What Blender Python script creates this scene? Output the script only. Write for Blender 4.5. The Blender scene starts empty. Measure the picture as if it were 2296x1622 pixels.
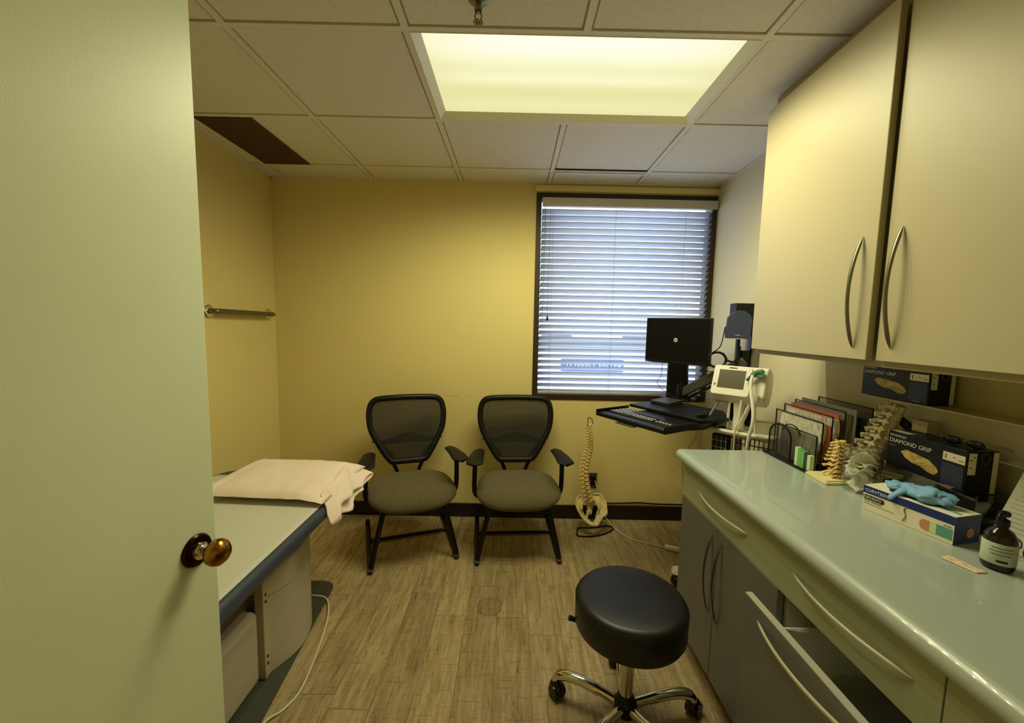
import bpy, bmesh, math, random
from mathutils import Vector, Matrix, Euler, noise
random.seed(7)
PI = math.pi
scene = bpy.context.scene
C = scene.collection

# ------------------------------------------------------------------ camera, world, exposure
FPX = 910.38
CAM = Vector((.0002, .0077, 1.4336))
_p, _y, _r = 9.48e-2, 3.8e-3, 2.06e-2
_f = Vector((math.sin(_y)*math.cos(_p), math.cos(_y)*math.cos(_p), -math.sin(_p)))
_rt = Vector((math.cos(_y), -math.sin(_y), 0)); _up = _rt.cross(_f)
R_ = _rt*math.cos(_r) + _up*math.sin(_r); U_ = -_rt*math.sin(_r) + _up*math.cos(_r)
cd = bpy.data.cameras.new('camera'); cam = bpy.data.objects.new('camera', cd); C.objects.link(cam)
cd.sensor_fit = 'HORIZONTAL'; cd.sensor_width = 36; cd.lens = 36*FPX/2296; cd.shift_x = -6.07/2296; cd.shift_y = 5.34/2296; cd.clip_start = .02; cd.clip_end = 200
M = Matrix((R_, U_, -_f)).transposed().to_4x4(); M.translation = CAM
cam.matrix_world = M; scene.camera = cam
scene.view_settings.view_transform = 'Standard'; scene.view_settings.look = 'None'
scene.view_settings.gamma = 1; scene.view_settings.use_curve_mapping = False
scene.view_settings.exposure = 0.46
w = bpy.data.worlds.new('sky'); scene.world = w; w.use_nodes = True
bg = w.node_tree.nodes['Background']; bg.inputs[0].default_value = (.80, .90, 1.0, 1); bg.inputs[1].default_value = 2.4
LAMP_WATTS = 3.5          # each of the lamps in the ceiling troffer
LAMP_COL = (1.0, .95, .56)

# ------------------------------------------------------------------ materials
def lin(*c):
    o = []
    for v in c:
        v /= 255
        o.append(v/12.92 if v <= .04045 else ((v+.055)/1.055)**2.4)
    return (*o, 1)
def mat(name, col, rough=.5, metal=0, spec=.5, coat=0, bump=None, mottle=None, trans=0, ior=1.45, alpha=1, emit=None, estr=0, translucent=0, sheen=0):
    m = bpy.data.materials.new(name); m.use_nodes = True
    nt = m.node_tree; b = nt.nodes['Principled BSDF']
    b.inputs['Base Color'].default_value = col; b.inputs['Roughness'].default_value = rough
    b.inputs['Metallic'].default_value = metal; b.inputs['Specular IOR Level'].default_value = spec
    b.inputs['Coat Weight'].default_value = coat; b.inputs['Transmission Weight'].default_value = trans
    b.inputs['IOR'].default_value = ior; b.inputs['Alpha'].default_value = alpha
    b.inputs['Sheen Weight'].default_value = sheen
    if emit: b.inputs['Emission Color'].default_value = emit; b.inputs['Emission Strength'].default_value = estr
    if bump or mottle:
        tc = nt.nodes.new('ShaderNodeTexCoord')
    if bump:
        n = nt.nodes.new('ShaderNodeTexNoise'); n.inputs['Scale'].default_value = bump[0]; n.inputs['Detail'].default_value = 4
        bu = nt.nodes.new('ShaderNodeBump'); bu.inputs['Strength'].default_value = bump[1]; bu.inputs['Distance'].default_value = .002
        nt.links.new(tc.outputs['Object'], n.inputs['Vector']); nt.links.new(n.outputs['Fac'], bu.inputs['Height'])
        nt.links.new(bu.outputs['Normal'], b.inputs['Normal'])
    if mottle:
        n = nt.nodes.new('ShaderNodeTexNoise'); n.inputs['Scale'].default_value = mottle[0]; n.inputs['Detail'].default_value = 5
        mx = nt.nodes.new('ShaderNodeMix'); mx.data_type = 'RGBA'
        mx.inputs['A'].default_value = col; mx.inputs['B'].default_value = mottle[1]
        rp = nt.nodes.new('ShaderNodeValToRGB'); rp.color_ramp.elements[0].position = .42; rp.color_ramp.elements[1].position = .68
        nt.links.new(tc.outputs['Object'], n.inputs['Vector']); nt.links.new(n.outputs['Fac'], rp.inputs[0])
        nt.links.new(rp.outputs[0], mx.inputs['Factor']); nt.links.new(mx.outputs['Result'], b.inputs['Base Color'])
    if translucent:
        t = nt.nodes.new('ShaderNodeBsdfTranslucent'); t.inputs[0].default_value = col
        ms = nt.nodes.new('ShaderNodeMixShader'); ms.inputs[0].default_value = translucent
        out = nt.nodes['Material Output']
        nt.links.new(b.outputs[0], ms.inputs[1]); nt.links.new(t.outputs[0], ms.inputs[2]); nt.links.new(ms.outputs[0], out.inputs[0])
    return m

def clear(name, tint, a, rough=.05):       # thin clear plastic or glass sheet: transparent mixed with gloss
    m = bpy.data.materials.new(name); m.use_nodes = True; nt = m.node_tree; nt.nodes.clear()
    o = nt.nodes.new('ShaderNodeOutputMaterial'); t = nt.nodes.new('ShaderNodeBsdfTransparent'); t.inputs[0].default_value = tint
    g = nt.nodes.new('ShaderNodeBsdfGlossy'); g.inputs['Roughness'].default_value = rough; g.inputs[0].default_value = (1, 1, 1, 1)
    f = nt.nodes.new('ShaderNodeLayerWeight'); f.inputs[0].default_value = .5
    pw = nt.nodes.new('ShaderNodeMath'); pw.operation = 'POWER'; pw.inputs[1].default_value = 4
    ad = nt.nodes.new('ShaderNodeMath'); ad.operation = 'MULTIPLY_ADD'; ad.inputs[1].default_value = .55; ad.inputs[2].default_value = a+.03
    ms = nt.nodes.new('ShaderNodeMixShader')
    nt.links.new(f.outputs['Facing'], pw.inputs[0]); nt.links.new(pw.outputs[0], ad.inputs[0]); nt.links.new(ad.outputs[0], ms.inputs[0])
    nt.links.new(t.outputs[0], ms.inputs[1]); nt.links.new(g.outputs[0], ms.inputs[2]); nt.links.new(ms.outputs[0], o.inputs[0])
    return m

def streaks(name, c1, c2):       # upright streaks of page edges and covers
    m = mat(name, c1, .7); nt = m.node_tree; b = nt.nodes['Principled BSDF']
    tc = nt.nodes.new('ShaderNodeTexCoord'); mp = nt.nodes.new('ShaderNodeMapping'); mp.inputs['Scale'].default_value = (90, 90, 6)
    n = nt.nodes.new('ShaderNodeTexNoise'); n.inputs['Scale'].default_value = 2.2; n.inputs['Detail'].default_value = 5
    nt.links.new(tc.outputs['Object'], mp.inputs[0]); nt.links.new(mp.outputs[0], n.inputs[0])
    rp = nt.nodes.new('ShaderNodeValToRGB'); rp.color_ramp.elements[0].position = .34; rp.color_ramp.elements[1].position = .48
    rp.color_ramp.elements[0].color = c2; rp.color_ramp.elements[1].color = c1
    nt.links.new(n.outputs['Fac'], rp.inputs[0]); nt.links.new(rp.outputs[0], b.inputs['Base Color']); return m
MT = {}
MT['ceiling'] = mat('ceiling_tile', lin(230, 224, 214), .95, bump=(260, .3), mottle=(60, lin(224, 218, 207)))
MT['grid'] = mat('ceiling_grid', lin(228, 222, 210), .6)
MT['black'] = mat('black_plastic', lin(13, 13, 14), .45, spec=.4)
MT['blackm'] = mat('black_metal', lin(9, 9, 9), .35, spec=.4)
MT['screen'] = mat('screen_black', lin(9, 9, 10), .45, spec=.2)
MT['cream'] = mat('cream_plastic', lin(232, 228, 212), .4)
MT['white'] = mat('white_plastic', lin(238, 236, 226), .4)
MT['chrome'] = mat('chrome', lin(225, 220, 208), .12, metal=1)
MT['steel'] = mat('brushed_nickel', lin(226, 224, 206), .40, metal=.65)
MT['darknickel'] = mat('aged_nickel', lin(128, 124, 105), .36, metal=1)
MT['brass'] = mat('antique_brass', lin(176, 128, 52), .2, metal=1, mottle=(30, lin(120, 80, 30)))
MT['bronze'] = mat('dark_brass', lin(52, 34, 22), .25, metal=1)
MT['vinyl'] = mat('black_vinyl', lin(20, 20, 22), .40, spec=.5, bump=(180, .05))
MT['blue_vinyl'] = mat('slate_blue_vinyl', lin(60, 68, 86), .45, bump=(200, .06))
MT['paper'] = mat('paper', lin(208, 207, 194), .85, bump=(90, .12))
MT['pillow'] = mat('pillow_cover', lin(246, 230, 218), .85, bump=(35, .25), mottle=(9, lin(243, 220, 206)))
MT['olive'] = mat('olive_fabric', lin(104, 95, 66), .95, bump=(500, .5), sheen=.1, mottle=(70, lin(96, 87, 58)))
MT['frame_dark'] = mat('dark_bronze_frame', lin(50, 36, 26), .5)
MT['baseboard'] = mat('dark_brown_vinyl', lin(34, 22, 18), .35)
MT['laminate_top'] = mat('sage_counter', lin(174, 184, 176), .3, coat=.5)
MT['laminate_rail'] = mat('sage_laminate', lin(166, 172, 140), .45)
MT['laminate_grey'] = mat('grey_laminate', lin(112, 112, 108), .42)
MT['laminate_edge'] = mat('pale_grey_edge', lin(176, 172, 160), .5)
MT['cab_in'] = mat('melamine_inside', lin(160, 158, 138), .6)
MT['upper'] = mat('cream_laminate', lin(188, 177, 146), .42)
MT['upper_edge'] = mat('cream_edge', lin(170, 158, 116), .5)
MT['bone'] = mat('bone_plastic', lin(232, 218, 168), .5, mottle=(60, lin(200, 168, 96)))
MT['bone2'] = mat('pale_bone_plastic', lin(228, 216, 180), .55, mottle=(40, lin(196, 176, 126)))
MT['bone3'] = mat('amber_bone_plastic', lin(250, 228, 158), .4, mottle=(80, lin(206, 160, 80)))
MT['disc'] = mat('disc_plastic', lin(96, 62, 26), .5)
MT['cord'] = mat('white_cord', lin(222, 214, 196), .45)
MT['mat'] = mat('grey_floor_mat', lin(72, 74, 62), .8, bump=(120, .2))
MT['glass'] = clear('window_glass', (.97, .98, 1, 1), 0.0, .02)
MT['acrylic'] = clear('clear_acrylic', (.74, .74, .68, 1), .05, .06)
MT['jar'] = clear('jar_glass', (.92, .93, .90, 1), .09, .04)
MT['slat'] = mat('blind_slat', lin(226, 231, 242), .5, translucent=.42)
MT['rail'] = mat('blind_rail', lin(196, 190, 176), .5)
MT['mesh'] = None
MT['blue'] = mat('carton_blue', lin(20, 40, 116), .45)
MT['carton'] = mat('carton_cream', lin(236, 228, 204), .5)
MT['navy'] = mat('carton_navy', lin(10, 11, 26), .4)
MT['navy2'] = mat('carton_slate', lin(44, 50, 80), .4)
MT['ink'] = mat('dark_ink', lin(30, 32, 40), .6)
MT['wht'] = mat('white_ink', lin(226, 226, 220), .6)
MT['ivory'] = mat('latex_picture', lin(206, 180, 104), .6, mottle=(60, lin(160, 132, 66)))
MT['teal'] = mat('teal_ink', lin(90, 160, 150), .6)
MT['coral'] = mat('coral_ink', lin(206, 140, 112), .6)
MT['nitrile'] = mat('blue_nitrile', lin(132, 184, 228), .5, translucent=.15, bump=(60, .3))
MT['amber'] = mat('dark_bottle', lin(22, 17, 15), .12, coat=.3)
MT['label'] = mat('pale_label', lin(190, 200, 186), .55)
MT['gauze'] = mat('white_gauze', lin(246, 246, 236), .9, translucent=.3)
MT['green'] = mat('green_pad', lin(112, 186, 96), .6)
MT['ltgreen'] = mat('pale_green_pad', lin(202, 226, 178), .6)
MT['red'] = mat('terracotta_folder', lin(178, 96, 70), .6)
MT['dkgreen'] = mat('dark_green_folder', lin(52, 70, 54), .6)
MT['pages'] = streaks('magazine_pages', lin(222, 218, 200), lin(150, 142, 122))
MT['greyp'] = mat('grey_cover', lin(140, 138, 124), .6)
MT['slate'] = mat('slate_plastic', lin(62, 68, 98), .5)
MT['arm'] = mat('arm_grey', lin(70, 66, 60), .4)
MT['track'] = mat('olive_grey_track', lin(118, 118, 104), .45)
MT['lcd'] = mat('grey_lcd', lin(88, 82, 62), .3)
MT['clipg'] = mat('green_clip', lin(58, 112, 78), .4)
MT['tan'] = mat('cardboard', lin(190, 180, 150), .7)
MT['caster'] = mat('caster_black', lin(15, 14, 14), .3)

def ramp(nt, fac, stops):
    r = nt.nodes.new('ShaderNodeValToRGB'); e = r.color_ramp.elements
    e[0].position, e[0].color = stops[0]; e[1].position, e[1].color = stops[-1]
    for p, c in stops[1:-1]:
        k = e.new(p); k.color = c
    nt.links.new(fac, r.inputs[0]); return r.outputs[0]
def mathn(nt, op, a, b=None, c=None):
    n = nt.nodes.new('ShaderNodeMath'); n.operation = op
    for i, v in enumerate((a, b, c)):
        if v is None: continue
        if isinstance(v, (int, float)): n.inputs[i].default_value = v
        else: nt.links.new(v, n.inputs[i])
    return n.outputs[0]
def mixc(nt, f, a, b, mode='MIX'):
    n = nt.nodes.new('ShaderNodeMix'); n.data_type = 'RGBA'; n.blend_type = mode
    for s, v in (('Factor', f), ('A', a), ('B', b)):
        if isinstance(v, (int, float, tuple)): n.inputs[s].default_value = v
        else: nt.links.new(v, n.inputs[s])
    return n.outputs['Result']

# wall paint, with the brown scuff above the right-hand chair as a mark of its own
def wall_mat(name, col, scuff=False):
    m = mat(name, col, .75, bump=(140, .12)); nt = m.node_tree; b = nt.nodes['Principled BSDF']
    tc = nt.nodes.new('ShaderNodeTexCoord')
    n = nt.nodes.new('ShaderNodeTexNoise'); n.inputs['Scale'].default_value = 1.3; nt.links.new(tc.outputs['Object'], n.inputs['Vector'])
    c2 = tuple(v*.93 for v in col[:3])+(1,)
    base = mixc(nt, n.outputs['Fac'], c2, col)
    if scuff:
        s = nt.nodes.new('ShaderNodeSeparateXYZ'); nt.links.new(tc.outputs['Object'], s.inputs[0])
        n2 = nt.nodes.new('ShaderNodeTexNoise'); n2.inputs['Scale'].default_value = 26; n2.inputs['Detail'].default_value = 6
        mp = nt.nodes.new('ShaderNodeMapping'); mp.inputs['Scale'].default_value = (.5, 1, 1.6)
        nt.links.new(tc.outputs['Object'], mp.inputs[0]); nt.links.new(mp.outputs[0], n2.inputs[0])
        dz = mathn(nt, 'ABSOLUTE', mathn(nt, 'SUBTRACT', s.outputs['Z'], mathn(nt, 'MULTIPLY_ADD', n2.outputs['Fac'], .035, .893)))
        dx = mathn(nt, 'ABSOLUTE', mathn(nt, 'SUBTRACT', s.outputs['X'], -.50))
        a = mathn(nt, 'SUBTRACT', 1, mathn(nt, 'DIVIDE', dz, .0045)); a = mathn(nt, 'MAXIMUM', a, 0)
        k = mathn(nt, 'LESS_THAN', dx, .20); a = mathn(nt, 'MULTIPLY', a, k)
        a = mathn(nt, 'MULTIPLY', a, mathn(nt, 'GREATER_THAN', n2.outputs['Fac'], .45)); a = mathn(nt, 'MULTIPLY', a, .55)
        base = mixc(nt, a, base, lin(112, 88, 50))
    nt.links.new(base, b.inputs['Base Color']); return m
WALLC = lin(228, 210, 142)
MT['wall'] = wall_mat('wall_paint', WALLC); MT['wall_s'] = wall_mat('wall_paint_scuffed', WALLC, True)
MT['wall_r'] = wall_mat('wall_paint_daylit', lin(224, 214, 182))  # same paint for the right wall, cool window daylight mixed into its colour
MT['door'] = mat('door_paint', lin(222, 228, 196), .36, bump=(420, .10), mottle=(3, lin(216, 223, 189)))

def floor_mat():
    m = mat('plank_vinyl', lin(150, 130, 95), .42); nt = m.node_tree; b = nt.nodes['Principled BSDF']
    tc = nt.nodes.new('ShaderNodeTexCoord')
    s = nt.nodes.new('ShaderNodeSeparateXYZ'); nt.links.new(tc.outputs['Object'], s.inputs[0])
    W, L = .152, .92
    px = mathn(nt, 'DIVIDE', mathn(nt, 'ADD', s.outputs['X'], 5.07), W); col = mathn(nt, 'FLOOR', px)
    rnd = nt.nodes.new('ShaderNodeTexWhiteNoise'); rnd.noise_dimensions = '1D'; nt.links.new(col, rnd.inputs['W'])
    py = mathn(nt, 'ADD', mathn(nt, 'DIVIDE', s.outputs['Y'], L), mathn(nt, 'MULTIPLY', rnd.outputs['Value'], 7.3)); row = mathn(nt, 'FLOOR', py)
    cv = nt.nodes.new('ShaderNodeCombineXYZ'); nt.links.new(col, cv.inputs[0]); nt.links.new(row, cv.inputs[1])
    r2 = nt.nodes.new('ShaderNodeTexWhiteNoise'); r2.noise_dimensions = '2D'; nt.links.new(cv.outputs[0], r2.inputs['Vector'])
    # grain along the plank, shifted per plank
    sh = nt.nodes.new('ShaderNodeVectorMath'); sh.operation = 'SCALE'; nt.links.new(r2.outputs['Color'], sh.inputs[0]); sh.inputs['Scale'].default_value = 9
    ad = nt.nodes.new('ShaderNodeVectorMath'); ad.operation = 'ADD'; nt.links.new(tc.outputs['Object'], ad.inputs[0]); nt.links.new(sh.outputs[0], ad.inputs[1])
    def nz(scale, sx, sy, det=6, dist=0):
        mp = nt.nodes.new('ShaderNodeMapping'); mp.inputs['Scale'].default_value = (sx, sy, 1); nt.links.new(ad.outputs[0], mp.inputs[0])
        n = nt.nodes.new('ShaderNodeTexNoise'); n.inputs['Scale'].default_value = scale; n.inputs['Detail'].default_value = det; n.inputs['Distortion'].default_value = dist
        nt.links.new(mp.outputs[0], n.inputs[0]); return n.outputs['Fac']
    g1 = nz(9, 5, .5, 7, .6); g2 = nz(34, 4, .35, 5, .8); g3 = nz(30, .35, 4, 4, .5); g4 = nz(2.2, 1.5, .8, 3)
    c = ramp(nt, g1, [(.30, lin(158, 136, 98)), (.5, lin(180, 158, 118)), (.70, lin(198, 178, 138))])
    k1 = ramp(nt, g2, [(.36, (.35, .31, .25, 1)), (.43, (1, 1, 1, 1)), (1, (1, 1, 1, 1))])
    k3 = ramp(nt, g3, [(.35, (.55, .5, .42, 1)), (.42, (1, 1, 1, 1)), (1, (1, 1, 1, 1))])
    c = mixc(nt, .55, c, k1, 'MULTIPLY'); c = mixc(nt, .5, c, k3, 'MULTIPLY')
    c = mixc(nt, .35, c, ramp(nt, g4, [(.35, (.75, .75, .7, 1)), (.65, (1.0, 1, 1, 1))]), 'MULTIPLY')
    tone = mathn(nt, 'MULTIPLY_ADD', r2.outputs['Value'], .22, .82)
    tv = nt.nodes.new('ShaderNodeCombineColor')
    for i in range(3): nt.links.new(tone, tv.inputs[i])
    c = mixc(nt, 1.0, c, tv.outputs[0], 'MULTIPLY')
    # joints
    fx = mathn(nt, 'FRACT', px); fx = mathn(nt, 'MINIMUM', fx, mathn(nt, 'SUBTRACT', 1, fx))
    fy = mathn(nt, 'FRACT', py); fy = mathn(nt, 'MINIMUM', fy, mathn(nt, 'SUBTRACT', 1, fy))
    j = mathn(nt, 'MAXIMUM', mathn(nt, 'LESS_THAN', fx, .009), mathn(nt, 'LESS_THAN', fy, .0016))
    # round patch let into the floor
    dx = mathn(nt, 'DIVIDE', mathn(nt, 'SUBTRACT', s.outputs['X'], -.096), .058); dy = mathn(nt, 'DIVIDE', mathn(nt, 'SUBTRACT', s.outputs['Y'], 1.955), .062)
    rr = mathn(nt, 'SQRT', mathn(nt, 'ADD', mathn(nt, 'POWER', mathn(nt, 'ABSOLUTE', dx), 2.6), mathn(nt, 'POWER', mathn(nt, 'ABSOLUTE', dy), 2.6)))
    ring = mathn(nt, 'LESS_THAN', mathn(nt, 'ABSOLUTE', mathn(nt, 'SUBTRACT', rr, 1)), .05)
    inside = mathn(nt, 'LESS_THAN', rr, 1)
    j = mathn(nt, 'MULTIPLY', j, mathn(nt, 'SUBTRACT', 1, inside)); j = mathn(nt, 'MULTIPLY', mathn(nt, 'MAXIMUM', j, ring), .6)
    c = mixc(nt, mathn(nt, 'MULTIPLY', inside, .3), c, lin(120, 104, 70))
    c = mixc(nt, j, c, lin(74, 58, 36))
    nt.links.new(c, b.inputs['Base Color'])
    bu = nt.nodes.new('ShaderNodeBump'); bu.inputs['Strength'].default_value = .25; bu.inputs['Distance'].default_value = .002
    nt.links.new(mathn(nt, 'SUBTRACT', g2, j), bu.inputs['Height']); nt.links.new(bu.outputs[0], b.inputs['Normal'])
    return m
MT['floor'] = floor_mat()

def mesh_mat(name, col, pitch, hole, a_solid=1):     # woven mesh: real see-through holes from a procedural pattern
    m = bpy.data.materials.new(name); m.use_nodes = True; nt = m.node_tree; b = nt.nodes['Principled BSDF']
    b.inputs['Base Color'].default_value = col; b.inputs['Roughness'].default_value = .6
    tc = nt.nodes.new('ShaderNodeTexCoord'); s = nt.nodes.new('ShaderNodeSeparateXYZ'); nt.links.new(tc.outputs['Object'], s.inputs[0])
    def fr(v): return mathn(nt, 'ABSOLUTE', mathn(nt, 'SUBTRACT', mathn(nt, 'FRACT', mathn(nt, 'DIVIDE', v, pitch)), .5))
    u = mathn(nt, 'ADD', s.outputs['X'], s.outputs['Y'])
    h = mathn(nt, 'MULTIPLY', mathn(nt, 'LESS_THAN', fr(u), hole/2), mathn(nt, 'LESS_THAN', fr(s.outputs['Z']), hole/2))
    nt.links.new(mathn(nt, 'SUBTRACT', 1, h), b.inputs['Alpha']); return m
MT['mesh'] = mesh_mat('chair_back_mesh', lin(30, 29, 26), .0032, .36)
MT['rackmesh'] = mesh_mat('rack_mesh', lin(52, 46, 38), .0028, .82)

def troffer_mat():
    m = bpy.data.materials.new('troffer_diffuser'); m.use_nodes = True; nt = m.node_tree; nt.nodes.clear()
    o = nt.nodes.new('ShaderNodeOutputMaterial'); e = nt.nodes.new('ShaderNodeEmission')
    tc = nt.nodes.new('ShaderNodeTexCoord'); s = nt.nodes.new('ShaderNodeSeparateXYZ'); nt.links.new(tc.outputs['Object'], s.inputs[0])
    # three fluorescent tubes run the length of the fixture behind the prismatic panel
    y = mathn(nt, 'MULTIPLY', s.outputs['Y'], 1/.305); x = mathn(nt, 'MULTIPLY', s.outputs['X'], 1/.61)
    def tube(y0, wd): return mathn(nt, 'POWER', 2.718, mathn(nt, 'MULTIPLY', mathn(nt, 'POWER', mathn(nt, 'ABSOLUTE', mathn(nt, 'DIVIDE', mathn(nt, 'SUBTRACT', y, y0), wd)), 2), -1))
    t = mathn(nt, 'ADD', mathn(nt, 'MULTIPLY', tube(-.72, .42), .55), mathn(nt, 'ADD', mathn(nt, 'MULTIPLY', tube(-.02, .16), .22), mathn(nt, 'MULTIPLY', tube(.62, .18), .09)))
    fall = mathn(nt, 'SUBTRACT', 1, mathn(nt, 'MULTIPLY', mathn(nt, 'POWER', mathn(nt, 'ABSOLUTE', x), 4), .75))
    t = mathn(nt, 'MULTIPLY', t, fall)
    cr = ramp(nt, t, [(0, (.80, .77, .36, 1)), (.25, (.95, .93, .58, 1)), (.6, (1.02, 1.0, .86, 1))])
    nt.links.new(cr, e.inputs[0]); e.inputs[1].default_value = .74; nt.links.new(e.outputs[0], o.inputs[0]); return m
MT['troffer'] = troffer_mat()

# ------------------------------------------------------------------ mesh helpers
class MB:
    def __init__(s): s.v = []; s.f = []
    def add(s, vs, fs, m=None):
        o = len(s.v)
        s.v += [(m @ Vector(p)) if m else Vector(p) for p in vs]; s.f += [tuple(i+o for i in f) for f in fs]; return s
    def box(s, x0, y0, z0, x1, y1, z1, m=None):
        vs = [(x, y, z) for z in (z0, z1) for y in (y0, y1) for x in (x0, x1)]
        return s.add(vs, [(0, 2, 3, 1), (4, 5, 7, 6), (0, 1, 5, 4), (2, 6, 7, 3), (0, 4, 6, 2), (1, 3, 7, 5)], m)
    def tube(s, pts, r, n=10, caps=True, flat=1, up=None):
        pts = [Vector(p) for p in pts]; k = len(pts)
        rs = r if isinstance(r, (list, tuple)) else [r]*k
        vs = []; fs = []; u = None
        for i, p in enumerate(pts):
            d = (pts[min(i+1, k-1)]-pts[max(i-1, 0)]).normalized()
            if u is None:
                ref = Vector(up) if up else (Vector((0, 0, 1)) if abs(d.z) < .9 else Vector((1, 0, 0)))
                u = (ref-d*ref.dot(d)).normalized()
            else: u = (u-d*u.dot(d)).normalized()
            v = d.cross(u)
            for j in range(n):
                a = 2*PI*j/n; vs.append(p+(u*math.cos(a)*flat+v*math.sin(a))*rs[i])
        for i in range(k-1):
            for j in range(n):
                a = i*n+j; b = i*n+(j+1) % n; fs.append((a, b, b+n, a+n))
        if caps: fs.append(tuple(range(n))[::-1]); fs.append(tuple(range((k-1)*n, k*n)))
        return s.add(vs, fs)
    def lathe(s, prof, c=(0, 0, 0), n=32, m=None, sx=1, sy=1, e=1):
        vs = []; fs = []
        for r, z in prof:
            for j in range(n):
                a = 2*PI*j/n; ca, sa = math.cos(a), math.sin(a)
                ca = math.copysign(abs(ca)**e, ca); sa = math.copysign(abs(sa)**e, sa)
                vs.append((c[0]+r*sx*ca, c[1]+r*sy*sa, c[2]+z))
        for i in range(len(prof)-1):
            for j in range(n):
                a = i*n+j; b = i*n+(j+1) % n; fs.append((a, b, b+n, a+n))
        if prof[0][0] > 1e-5: fs.append(tuple(range(n))[::-1])
        if prof[-1][0] > 1e-5: fs.append(tuple(range((len(prof)-1)*n, len(prof)*n)))
        return s.add(vs, fs, m)
    def prism(s, pts, h0, h1, m=None):          # outline in xy, from z=h0 to h1
        n = len(pts); vs = [(x, y, h0) for x, y in pts]+[(x, y, h1) for x, y in pts]
        fs = [tuple(range(n))[::-1], tuple(range(n, 2*n))]+[(i, (i+1) % n, (i+1) % n+n, i+n) for i in range(n)]
        return s.add(vs, fs, m)
    def grid(s, fn, nu, nv, close_u=False):
        vs = [fn(i/(nu-(0 if close_u else 1)), j/(nv-1)) for j in range(nv) for i in range(nu)]
        fs = [(j*nu+i, j*nu+(i+1) % nu, (j+1)*nu+(i+1) % nu, (j+1)*nu+i) for j in range(nv-1) for i in range(nu-(0 if close_u else 1))]
        return s.add(vs, fs)
    def ball(s, c, r, n=16, m=None):
        rx, ry, rz = r if isinstance(r, tuple) else (r, r, r)
        prof = [(math.sin(PI*i/n), -math.cos(PI*i/n)) for i in range(n+1)]
        mm = Matrix.Translation(Vector(c)) @ (m or Matrix()) @ Matrix.Diagonal((rx, ry, rz, 1))
        return s.lathe(prof, n=n*2, m=mm)
    def text(s, txt, size, m, depth=.0006, bold=False):
        cu = bpy.data.curves.new('t', 'FONT'); cu.body = txt; cu.size = size; cu.extrude = depth; cu.align_x = 'LEFT'; cu.resolution_u = 2
        if bold: cu.offset = size*.02
        ob = bpy.data.objects.new('t', cu); C.objects.link(ob)
        bpy.context.view_layer.update()
        me = bpy.data.meshes.new_from_object(ob.evaluated_get(bpy.context.evaluated_depsgraph_get()))
        s.add([v.co for v in me.vertices], [tuple(p.vertices) for p in me.polygons], m)
        bpy.data.objects.remove(ob); bpy.data.curves.remove(cu); bpy.data.meshes.remove(me); return s

def build(name, mb, m, parent=None, bevel=0, sub=0, smooth=40, solid=0, seg=2, world=True, thick_off=0):
    me = bpy.data.meshes.new(name)
    off = Vector((0, 0, 0))
    if parent is not None and world:
        p = parent
        while p.parent: p = p.parent
        off = p.location
    me.from_pydata([tuple(v-off) for v in mb.v], [], mb.f)
    bm = bmesh.new(); bm.from_mesh(me); bmesh.ops.remove_doubles(bm, verts=bm.verts, dist=1e-6)
    bmesh.ops.recalc_face_normals(bm, faces=bm.faces)
    if solid == 0: pass
    bm.to_mesh(me); bm.free()
    me.materials.append(m if not isinstance(m, str) else MT[m])
    if smooth:
        me.polygons.foreach_set('use_smooth', [True]*len(me.polygons)); me.set_sharp_from_angle(angle=math.radians(smooth))
    o = bpy.data.objects.new(name, me); C.objects.link(o)
    if parent: o.parent = parent
    if solid: k = o.modifiers.new('solid', 'SOLIDIFY'); k.thickness = solid; k.offset = thick_off
    if bevel: k = o.modifiers.new('bevel', 'BEVEL'); k.width = bevel; k.segments = seg; k.limit_method = 'ANGLE'; k.angle_limit = .6
    if sub: k = o.modifiers.new('sub', 'SUBSURF'); k.levels = sub; k.render_levels = sub
    return o
def thing(name, label, cat, loc=(0, 0, 0), rotz=0, group=None):
    o = bpy.data.objects.new(name, None); C.objects.link(o); o.empty_display_size = .05
    o.location = loc; o.rotation_euler = (0, 0, rotz); o['label'] = label; o['category'] = cat
    if group: o['group'] = group
    return o
def tag(o, label, cat, group=None, kind=None):
    o['label'] = label; o['category'] = cat
    if group: o['group'] = group
    if kind: o['kind'] = kind
    return o
def struct(name, mb, m, label=None, **k):
    o = build(name, mb, m, **k); o['kind'] = 'structure'
    if label: o['label'] = label
    return o
def bez(pts, n=8):          # Catmull-Rom through points
    P = [Vector(p) for p in pts]; P = [P[0]*2-P[1]]+P+[P[-1]*2-P[-2]]; out = []
    for i in range(1, len(P)-2):
        for k in range(n):
            t = k/n; a, b, c, d = P[i-1:i+3]
            out.append(.5*((2*b)+(c-a)*t+(2*a-5*b+4*c-d)*t*t+(3*b-a-3*c+d)*t**3))
    out.append(P[-2]); return out
def rrect(x0, y0, x1, y1, r, n=6, corners=(1, 1, 1, 1)):
    out = []
    for k, (cx, cy, a0) in enumerate(((x1-r, y1-r, 0), (x0+r, y1-r, 90), (x0+r, y0+r, 180), (x1-r, y0+r, 270))):
        if corners[k]:
            out += [(cx+r*math.cos(math.radians(a0+90*i/n)), cy+r*math.sin(math.radians(a0+90*i/n))) for i in range(n+1)]
        else: out.append(((x1, x0, x0, x1)[k], (y1, y1, y0, y0)[k]))
    return out
def frame(o, ex, ey):        # matrix with x axis ex, y axis ey, z = cross, at o
    ex = Vector(ex).normalized(); ey = Vector(ey); ey = (ey-ex*ex.dot(ey)).normalized(); ez = ex.cross(ey)
    m = Matrix((ex, ey, ez)).transposed().to_4x4(); m.translation = Vector(o); return m

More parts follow.
